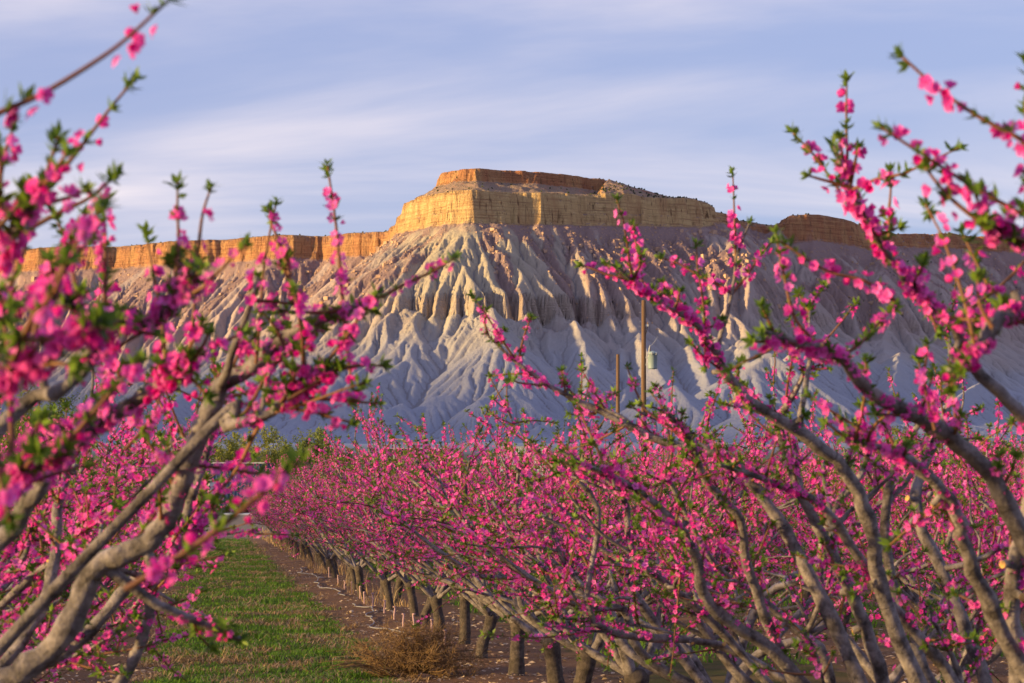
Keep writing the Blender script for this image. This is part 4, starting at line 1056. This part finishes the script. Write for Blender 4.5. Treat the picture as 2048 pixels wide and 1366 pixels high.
def pole(px, d, py_top, label, transformer):
    b = at(px, 1000, d); z0 = gz(b.x, d); h = at(px, py_top, d).z - z0
    e = empty('utility_pole', (b.x, d, z0), label, 'utility pole', 'wooden utility poles in the orchard')
    link('shaft', tube_mesh('shaft', [(0, 0, -0.3), (0, 0, h * 0.5), (0.02, 0, h)], [0.15, 0.13, 0.105], 14), pole_wood, e)
    for zz in np.linspace(h * 0.55, h - 0.15, 12):
        s = link('climbing_step', tube_mesh('climbing_step', [(-0.13, -0.10, zz), (-0.19, -0.13, zz)], 0.009, 5), steel, e)
    if transformer:
        za = h - 1.25
        arm = link('bracket', box_mesh('bracket', 0.07, 0.26, -0.06, 0.06, za - 0.05, za + 0.06, 0.008), steel, e)
        link('insulator', lathe('insulator', [(0.0, za + 0.20), (0.06, za + 0.18), (0.05, za + 0.13), (0.07, za + 0.10), (0.05, za + 0.06), (0.0, za + 0.05)], 12), porcelain, arm).location = (0.21, 0, 0.0)
        link('brace', tube_mesh('brace', [(0.22, 0, za - 0.03), (0.09, -0.02, za - 0.55)], 0.018, 6), pole_wood, arm)
        zc = h - 3.0
        can = link('transformer', lathe('transformer', [(0.0, zc - 0.42), (0.22, zc - 0.42), (0.235, zc - 0.36), (0.235, zc + 0.32), (0.255, zc + 0.33), (0.255, zc + 0.37), (0.20, zc + 0.44), (0.06, zc + 0.48), (0.0, zc + 0.48)], 20), can_paint, e)
        can.location = (0.45, -0.05, 0)
        for q in range(7):
            a = q * 0.9; link('bolt', box_mesh('bolt', 0.25 * math.cos(a) - 0.02, 0.25 * math.cos(a) + 0.02, 0.25 * math.sin(a) - 0.02, 0.25 * math.sin(a) + 0.02, zc + 0.27, zc + 0.40), steel, can)
        bz = zc + 0.44
        link('bushing', lathe('bushing', [(0.0, bz), (0.035, bz), (0.055, bz + 0.05), (0.03, bz + 0.08), (0.05, bz + 0.13), (0.028, bz + 0.17), (0.045, bz + 0.22), (0.0, bz + 0.27)], 10), porcelain, can).location = (-0.12, -0.05, 0)
        link('cutout', tube_mesh('cutout', [(-0.19, -0.1, bz - 0.25), (-0.17, -0.1, bz + 0.12), (-0.13, -0.1, bz + 0.3)], 0.03, 7), steel, can)
        link('lead_wire', tube_mesh('lead_wire', [(0.33, -0.1, bz + 0.27), (0.55, -0.1, bz + 0.5), (0.72, -0.1, bz + 0.75)], 0.008, 5), steel, e)
        link('hanger', box_mesh('hanger', 0.1, 0.24, -0.09, -0.02, zc - 0.25, zc - 0.15, 0.006), steel, e)
        link('hanger', box_mesh('hanger', 0.1, 0.24, -0.09, -0.02, zc + 0.1, zc + 0.2, 0.006), steel, e)
    else:
        link('insulator_pin', tube_mesh('insulator_pin', [(0.09, -0.02, h - 0.4), (0.2, -0.02, h - 0.37), (0.24, -0.02, h - 0.46)], 0.014, 6), steel, e)
        for dx, dz in ((0.16, -5.4), (0.34, -6.3)):
            link('guy_wire', tube_mesh('guy_wire', [(0.08, -0.02, h - 3.6), (0.08 + dx * 1.6, -0.02, h - 4.4), (0.08 + dx * 1.2, -0.02, h + dz)], 0.008, 5), steel, e)
pole(1288, 120, 601, 'tall brown wooden utility pole carrying a grey transformer can', True)
pole(1236, 150, 709, 'shorter tan wooden utility pole without a transformer', False)

# blue shed at the end of the aisle
blue = plain('blue_siding', (0.018, 0.045, 0.13), 0.5, 0.4, 0.15, 3)
trim = plain('white_trim', (0.40, 0.42, 0.45), 0.6, 0.3, 0.08, 5)
dark = plain('dark_roof', (0.05, 0.055, 0.07), 0.6, 0.3, 0.2, 2)
def shed(px0, px1, py_top, d, depth, label, wall_m, rib=0.3, lamp=True):
    p0, p1 = at(px0, py_top, d), at(px1, py_top, d); z0 = gz((p0.x + p1.x) / 2, d)
    w = p1.x - p0.x; h = p0.z - z0
    e = empty('metal_shed', (p0.x, d, z0), label, 'shed')
    # ribbed front and side walls
    def ribbed(n, L):
        xs_ = []; 
        for i in range(n):
            x = i * L / n; xs_ += [(x, 0.0), (x + L / n * 0.7, 0.0), (x + L / n * 0.78, -0.035), (x + L / n * 0.94, -0.035)]
        xs_.append((L, 0.0)); return xs_
    pr = ribbed(int(w / rib), w); V = [(x, y, 0) for x, y in pr] + [(x, y, h) for x, y in pr]; n = len(pr)
    link('front_wall', mesh_np('front_wall', np.array(V), np.array([(i, i + 1, n + i + 1, n + i) for i in range(n - 1)]), False), wall_m, e)
    pr = ribbed(int(depth / rib), depth); V = [(w - y, x + 0.01, 0) for x, y in pr] + [(w - y, x + 0.01, h) for x, y in pr]; n = len(pr)
    link('side_wall', mesh_np('side_wall', np.array(V), np.array([(i, i + 1, n + i + 1, n + i) for i in range(n - 1)]), False), wall_m, e)
    link('roof', box_mesh('roof', -0.2, w + 0.15, -0.15, depth + 0.1, h + 0.002, h + 0.10, 0.02), dark, e)
    link('fascia', box_mesh('fascia', -0.2, w + 0.16, -0.19, -0.152, h - 0.05, h + 0.07), trim, e)
    if lamp:
        o = link('wall_lamp', box_mesh('wall_lamp', w * 0.62, w * 0.62 + 0.14, -0.2, -0.04, h - 1.35, h - 0.75, 0.03), trim, e)
    return e
shed(380, 526, 926, 215, 9.0, 'dark blue ribbed metal shed beyond the end of the grass aisle', blue)
shed(770, 890, 897, 430, 14.0, 'long low dark-roofed shed in the fields below the mesa', plain('brown_siding', (0.07, 0.06, 0.06), 0.7, 0.2), 0.5, False)
shed(1000, 1092, 893, 520, 12.0, 'pale grey shed in the fields beside the mesa foot', plain('pale_siding', (0.42, 0.44, 0.48), 0.6, 0.3), 0.5, False)
shed(372, 420, 961, 190, 4.0, 'small white-sided shed in front of the blue one', plain('white_siding', (0.6, 0.6, 0.62), 0.6, 0.3), 0.3, False)
def yard_lamp(px, d, y0, label):
    b = at(px, 1000, d); z0 = gz(b.x, d); h = at(px, y0, d).z - z0
    e = empty('lamp_post', (b.x, d, z0), label, 'lamp post')
    link('post', tube_mesh('post', [(0, 0, -0.2), (0, 0, h)], [0.11, 0.08], 8), trim, e)
    link('arm', tube_mesh('arm', [(0, 0, h - 0.1), (0.5, 0, h), (1.1, 0, h + 0.05)], 0.06, 6), trim, e)
    link('lamp_head', box_mesh('lamp_head', 0.9, 1.6, -0.2, 0.2, h - 0.08, h + 0.12, 0.04), trim, e)
yard_lamp(788, 420, 879, 'white lamp post standing before the dark-roofed shed')

# broadleaf trees in first leaf beyond the lane
def leafy_tree(seed, height, width, stems, leafc, leaf=0.16, nleaf=9000, base_h=0.12):
    rng = np.random.RandomState(seed); limbs = []; C = []; D = []
    tp = spline([(0, 0, -0.2), (0.1, 0, height * base_h * 0.6), (0, 0.1, height * base_h)], 3)
    tk = Soup(); V, F = tube(tp, np.linspace(0.035, 0.026, len(tp)) * height, 10, 0.15, rng); tk.add(V, F)
    for i in range(stems):
        az = i * 2.4 + rng.rand(); sp = (0.15 + 0.85 * rng.rand() ** 0.7) * width / 2; hh = height * (0.62 + 0.38 * rng.rand()) * (1 - 0.22 * (sp / (width / 2)) ** 2)
        o = np.array((math.cos(az), math.sin(az), 0)); st = tp[-1]
        pts = [st, st + o * sp * 0.35 + (0, 0, (hh - st[2]) * 0.3), st + o * sp * 0.75 + np.array((0, 0, (hh - st[2]) * 0.68)) + rng.randn(3) * width * 0.03, np.array((st[0], st[1], 0)) + o * sp + (0, 0, hh)]
        P = spline(pts, 5); s = Soup(); V, F = tube(P, np.linspace(0.014, 0.003, len(P)) * height, 6, 0.1, rng); s.add(V, F)
        for q in range(16):
            j = rng.randint(3, len(P)); dd = rng.randn(3) * 0.6 + np.array((0, 0, 0.55)) + o * 0.35; dd /= np.linalg.norm(dd); ln = height * (0.07 + 0.14 * rng.rand())
            tw = np.array([P[j], P[j] + dd * ln * 0.5 + rng.randn(3) * 0.05 * ln, P[j] + dd * ln + (0, 0, 0.1 * ln)])
            V, F = tube(tw, np.linspace(0.004, 0.0012, 3) * height, 4); s.add(V, F)
            m = nleaf // (stems * 16); t = rng.rand(m); cc = tw[0] * (1 - t)[:, None] + tw[2] * t[:, None] + rng.randn(m, 3) * height * 0.022
            C.append(cc); D.append(rng.randn(m, 3))
        limbs.append(s)
    C = np.concatenate(C); D = np.concatenate(D); n = len(C); lf = Soup()
    V, F, t = scatter(np.array([(0, 0, 0), (0.35, 0.1, 0.5), (0, 0.15, 1.0), (-0.35, 0.1, 0.5)]), LEF, C, D, leaf * (0.6 + 0.8 * rng.rand(n)), rng, rng.rand(n)); lf.add(V, F, t)
    return tk, limbs, lf
spring_green = leafmat('spring_leaf', (0.16, 0.19, 0.03), (0.38, 0.38, 0.08), 0.35)
olive_green = leafmat('olive_leaf', (0.10, 0.14, 0.025), (0.25, 0.29, 0.06), 0.35)
grey_bark = bark_mat('grey_bark', (0.05, 0.045, 0.035), (0.14, 0.12, 0.10), 6.0)
red_brown = leafmat('bare_scrub', (0.07, 0.03, 0.02), (0.17, 0.075, 0.045), 0.1)
def plant_tree(px, py_top, d, width, seed, mat, label, name='leafy_tree', stems=13, nleaf=9000, base_h=0.12, grp='green trees beyond the lane', leaf=0.21, cat='tree'):
    b = at(px, 1000, d); z0 = gz(b.x, d); h = at(px, py_top, d).z - z0
    tk, limbs, lf = leafy_tree(seed, h, width, stems, mat, leaf, nleaf, base_h)
    e = empty(name, (b.x, d, z0), label, cat, grp)
    link('trunk', tk.mesh('trunk'), grey_bark, e)
    for s in limbs: link('branch', s.mesh('branch'), grey_bark, e)
    link('crown', lf.mesh('crown'), mat, e, kind='stuff')
plant_tree(455, 872, 255, 7.0, 1, spring_green, 'pale yellow-green tree behind the left end of the blue shed')
plant_tree(525, 858, 262, 7.5, 2, spring_green, 'bushy light green tree behind the right end of the blue shed')
plant_tree(590, 850, 268, 7.5, 3, olive_green, 'olive-green tree with visible dark stems right of the blue shed')
plant_tree(650, 862, 275, 7.0, 4, olive_green, 'olive-green tree farthest from the blue shed in the clump')
plant_tree(78, 770, 245, 7.5, 5, olive_green, 'tall green tree beyond the hoseless row, against the mesa slope', nleaf=12000)
plant_tree(15, 815, 225, 6.0, 6, spring_green, 'yellow-green bushy tree beside the tall green tree')
plant_tree(1810, 846, 300, 9.0, 7, olive_green, 'wide green tree behind the back rows of the orchard')
plant_tree(1985, 862, 310, 8.0, 8, spring_green, 'low pale green tree behind the back rows of the orchard')
for i, (px, top, wd) in enumerate([(372, 1012, 2.2), (408, 1006, 2.4), (447, 1010, 2.4), (486, 1012, 2.2)]):
    plant_tree(px, top, 168, wd, 40 + i, red_brown, ['bare red-brown shrub by the lane, nearest the white-sided shed', 'bare red-brown shrub by the lane, second from the white-sided shed', 'bare red-brown shrub by the lane, third from the white-sided shed', 'bare red-brown shrub by the lane, fourth from the white-sided shed'][i],
               'shrub', 9, 2600, 0.05, 'bare shrubs along the lane', 0.09, 'shrub')
# low pale kerb along the lane
kp0, kp1 = row(152, -22), row(152, 40)
link('kerb', tube_mesh('kerb', [(kp0.x, kp0.y, gz(kp0.x, kp0.y) + 0.08), ((kp0.x + kp1.x) / 2, (kp0.y + kp1.y) / 2, gz((kp0.x + kp1.x) / 2, (kp0.y + kp1.y) / 2) + 0.08), (kp1.x, kp1.y, gz(kp1.x, kp1.y) + 0.08)], 0.14, 4), trim, kind='structure')

# tumbleweed caught under the drip-hose row
def tumbleweed():
    r = np.random.RandomState(3); c = at(828, 1338, 23.2); z0 = gz(c.x, 23.2)
    e = empty('tumbleweed', (c.x, 23.2, z0), 'dry brown tumbleweed lying against the trunks at the grass edge', 'tumbleweed')
    main = Soup(); fine = Soup()
    for i in range(80):
        az = r.rand() * 6.283; el = r.rand() * 1.35; rad = 0.32 + 0.14 * r.rand()
        d = np.array((math.cos(az) * math.cos(el) * 1.35, math.sin(az) * math.cos(el) * 0.8, math.sin(el) * 0.95))
        p0 = np.array((0.03 * r.randn() + 0.05, 0, 0.07)); bend = r.randn(3) * 0.10
        P = spline([p0, p0 + d * rad * 0.5 + bend, p0 + d * rad + bend * 0.3 + (0, 0, 0.03)], 5); P[:, 2] = np.maximum(P[:, 2], 0.015)
        V, F = tube(P, np.linspace(0.0055, 0.002, len(P)), 5); main.add(V, F, r.rand())
        for q in range(40):
            j = r.randint(3, len(P)); dd = d / np.linalg.norm(d) * 0.6 + r.randn(3) * 0.7; dd /= np.linalg.norm(dd); ln = 0.06 + 0.12 * r.rand()
            tw = np.array([P[j], P[j] + dd * ln * 0.5 + r.randn(3) * 0.012, P[j] + dd * ln + r.randn(3) * 0.03]); tw[:, 2] = np.maximum(tw[:, 2], 0.01)
            V, F = tube(tw, np.array([0.0024, 0.0018, 0.001]), 3); fine.add(V, F, r.rand())
    m = leafmat('dry_stems', (0.14, 0.085, 0.04), (0.34, 0.22, 0.11), 0.1)
    link('stems', main.mesh('stems'), m, e, kind='stuff'); link('twigs', fine.mesh('twigs'), m, e, kind='stuff')
    side = Soup()
    for i in range(30):
        p0 = np.array((-0.25, -0.05, 0.05)) + r.randn(3) * 0.04; d = np.array((-0.38 - 0.25 * r.rand(), -0.1 + 0.25 * r.randn(), 0.05 + 0.10 * r.rand()))
        P = spline([p0, p0 + d * 0.5 + (0, 0, 0.06), p0 + d], 4); P[:, 2] = np.maximum(P[:, 2], 0.012)
        V, F = tube(P, np.linspace(0.004, 0.0015, len(P)), 4); side.add(V, F, r.rand())
    link('loose_stems', side.mesh('loose_stems'), m, e, kind='stuff')
tumbleweed()
# drip hose snaking along the bare strip
def hose(a0, a1, seed, label):
    r = np.random.RandomState(seed); n = int((a1 - a0) / 0.16); P = []
    for i in range(n):
        a = a0 + (a1 - a0) * i / (n - 1); l = 2.30 + 0.13 * math.sin(a * 0.7 + seed) + 0.05 * math.sin(a * 1.9 + 1.3 * seed) + 0.03 * math.sin(a * 4.1)
        p = row(a + 0.10 * math.sin(a * 2.7), l); P.append((p.x, p.y, gz(p.x, p.y) + 0.013 + 0.012 * max(0, math.sin(a * 2.1))))
    o = link('drip_hose', tube_mesh('drip_hose', P, 0.0095, 7), hose_mat, label=label, cat='hose', group='drip hoses')
hose_mat = plain('hose_grey', (0.19, 0.19, 0.22), 0.55, 0.4, 0.15, 20)
hose(27.5, 39.0, 1, 'grey drip hose curling on bare soil just beyond the tumbleweed')
hose(43.0, 62.0, 2, 'grey drip hose lying on bare soil towards the lane end of the row')
# short pink-white sprinkler stakes beside the trunks
stake_mat = plain('stake_pink', (0.40, 0.27, 0.30), 0.7, 0.3, 0.15, 30)
stake_me = tube_mesh('stake_tube', [(0, 0, -0.05), (0, 0, 0.08), (0.012, 0.004, 0.19)], [0.013, 0.013, 0.012], 7); stake_me.materials.append(stake_mat)
cap_me = lathe('stake_cap', [(0.0, 0.205), (0.02, 0.203), (0.022, 0.185), (0.0, 0.183)], 8); cap_me.materials.append(stake_mat)
rs_ = random.Random(8)
for i, a in enumerate([25.0, 26.6, 28.6, 30.2, 31.4, 33.0, 35.2, 37.1, 39.0, 41.4, 43.6, 46.0, 49.2, 53.0]):
    p = row(a, 2.55 + rs_.uniform(-0.06, 0.08)); z = gz(p.x, p.y)
    e = empty('sprinkler_stake', (p.x, p.y, z), f'short pink-white sprinkler stake at the trunk foot, {ordinal(i + 1)} past the tumbleweed', 'stake', 'sprinkler stakes of the drip-hose row', rs_.uniform(0, 6))
    e.scale = (1, 1, rs_.uniform(0.8, 1.15))
    link('tube', stake_me, None, e); link('cap', cap_me, None, e)
# pale stones on the bare strip
stone_mat = plain('pale_stone', (0.46, 0.37, 0.29), 0.9, 0.2, 0.25, 30, 0.4)
def stone(px, py, size, label, seed):
    d = 4835 * 1.6 / (py - 1010.0); c = at(px, py, d)
    bm = bmesh.new(); bmesh.ops.create_icosphere(bm, subdivisions=2, radius=1.0); r = np.random.RandomState(seed)
    k = r.randn(3, 3)
    for v in bm.verts:
        f = 1 + 0.10 * math.sin(k[0] @ np.array(v.co) * 2) + 0.07 * math.sin(k[1] @ np.array(v.co) * 4); v.co = Vector((v.co.x * size * f, v.co.y * size * 0.9 * f, v.co.z * size * 0.72 * f))
    me = bpy.data.meshes.new('stone'); bm.to_mesh(me); bm.free()
    for p in me.polygons: p.use_smooth = True
    o = link('stone', me, stone_mat, label=label, cat='stone', group='stones on the bare strip'); o.location = (c.x, d, gz(c.x, d) + size * 0.4); o.rotation_euler = (0, 0, seed)
stone(703, 1224, 0.035, 'rounded tan stone alone on bare soil between hose and grass', 1)
stone(752, 1225, 0.026, 'small pale stone touching the drip hose', 2)
stone(797, 1262, 0.028, 'angular pale stone among wood chips behind the tumbleweed', 3)
stone(775, 1270, 0.022, 'smallest pale stone among wood chips by the tumbleweed', 4)
# dandelion clock in the grass deeper in the orchard
def dandelion():
    d = 24.5; c = at(1476, 1332, d); z0 = gz(c.x, d)
    e = empty('dandelion', (c.x, d, z0), 'white dandelion seed head in the grass under the right-hand trees', 'dandelion')
    link('stem', tube_mesh('stem', [(0, 0, -0.02), (0.01, 0, 0.07), (0.005, 0, 0.14)], 0.003, 5), grass_mat, e)
    r = np.random.RandomState(2); s = Soup()
    for q in range(120):
        v = r.randn(3); v /= np.linalg.norm(v); V, F = tube(np.array([(0.005, 0, 0.145), np.array((0.005, 0, 0.145)) + v * 0.022]), [0.0008, 0.0022], 3); s.add(V, F, 0.9)
    link('seed_head', s.mesh('seed_head'), trim, e)
dandelion()
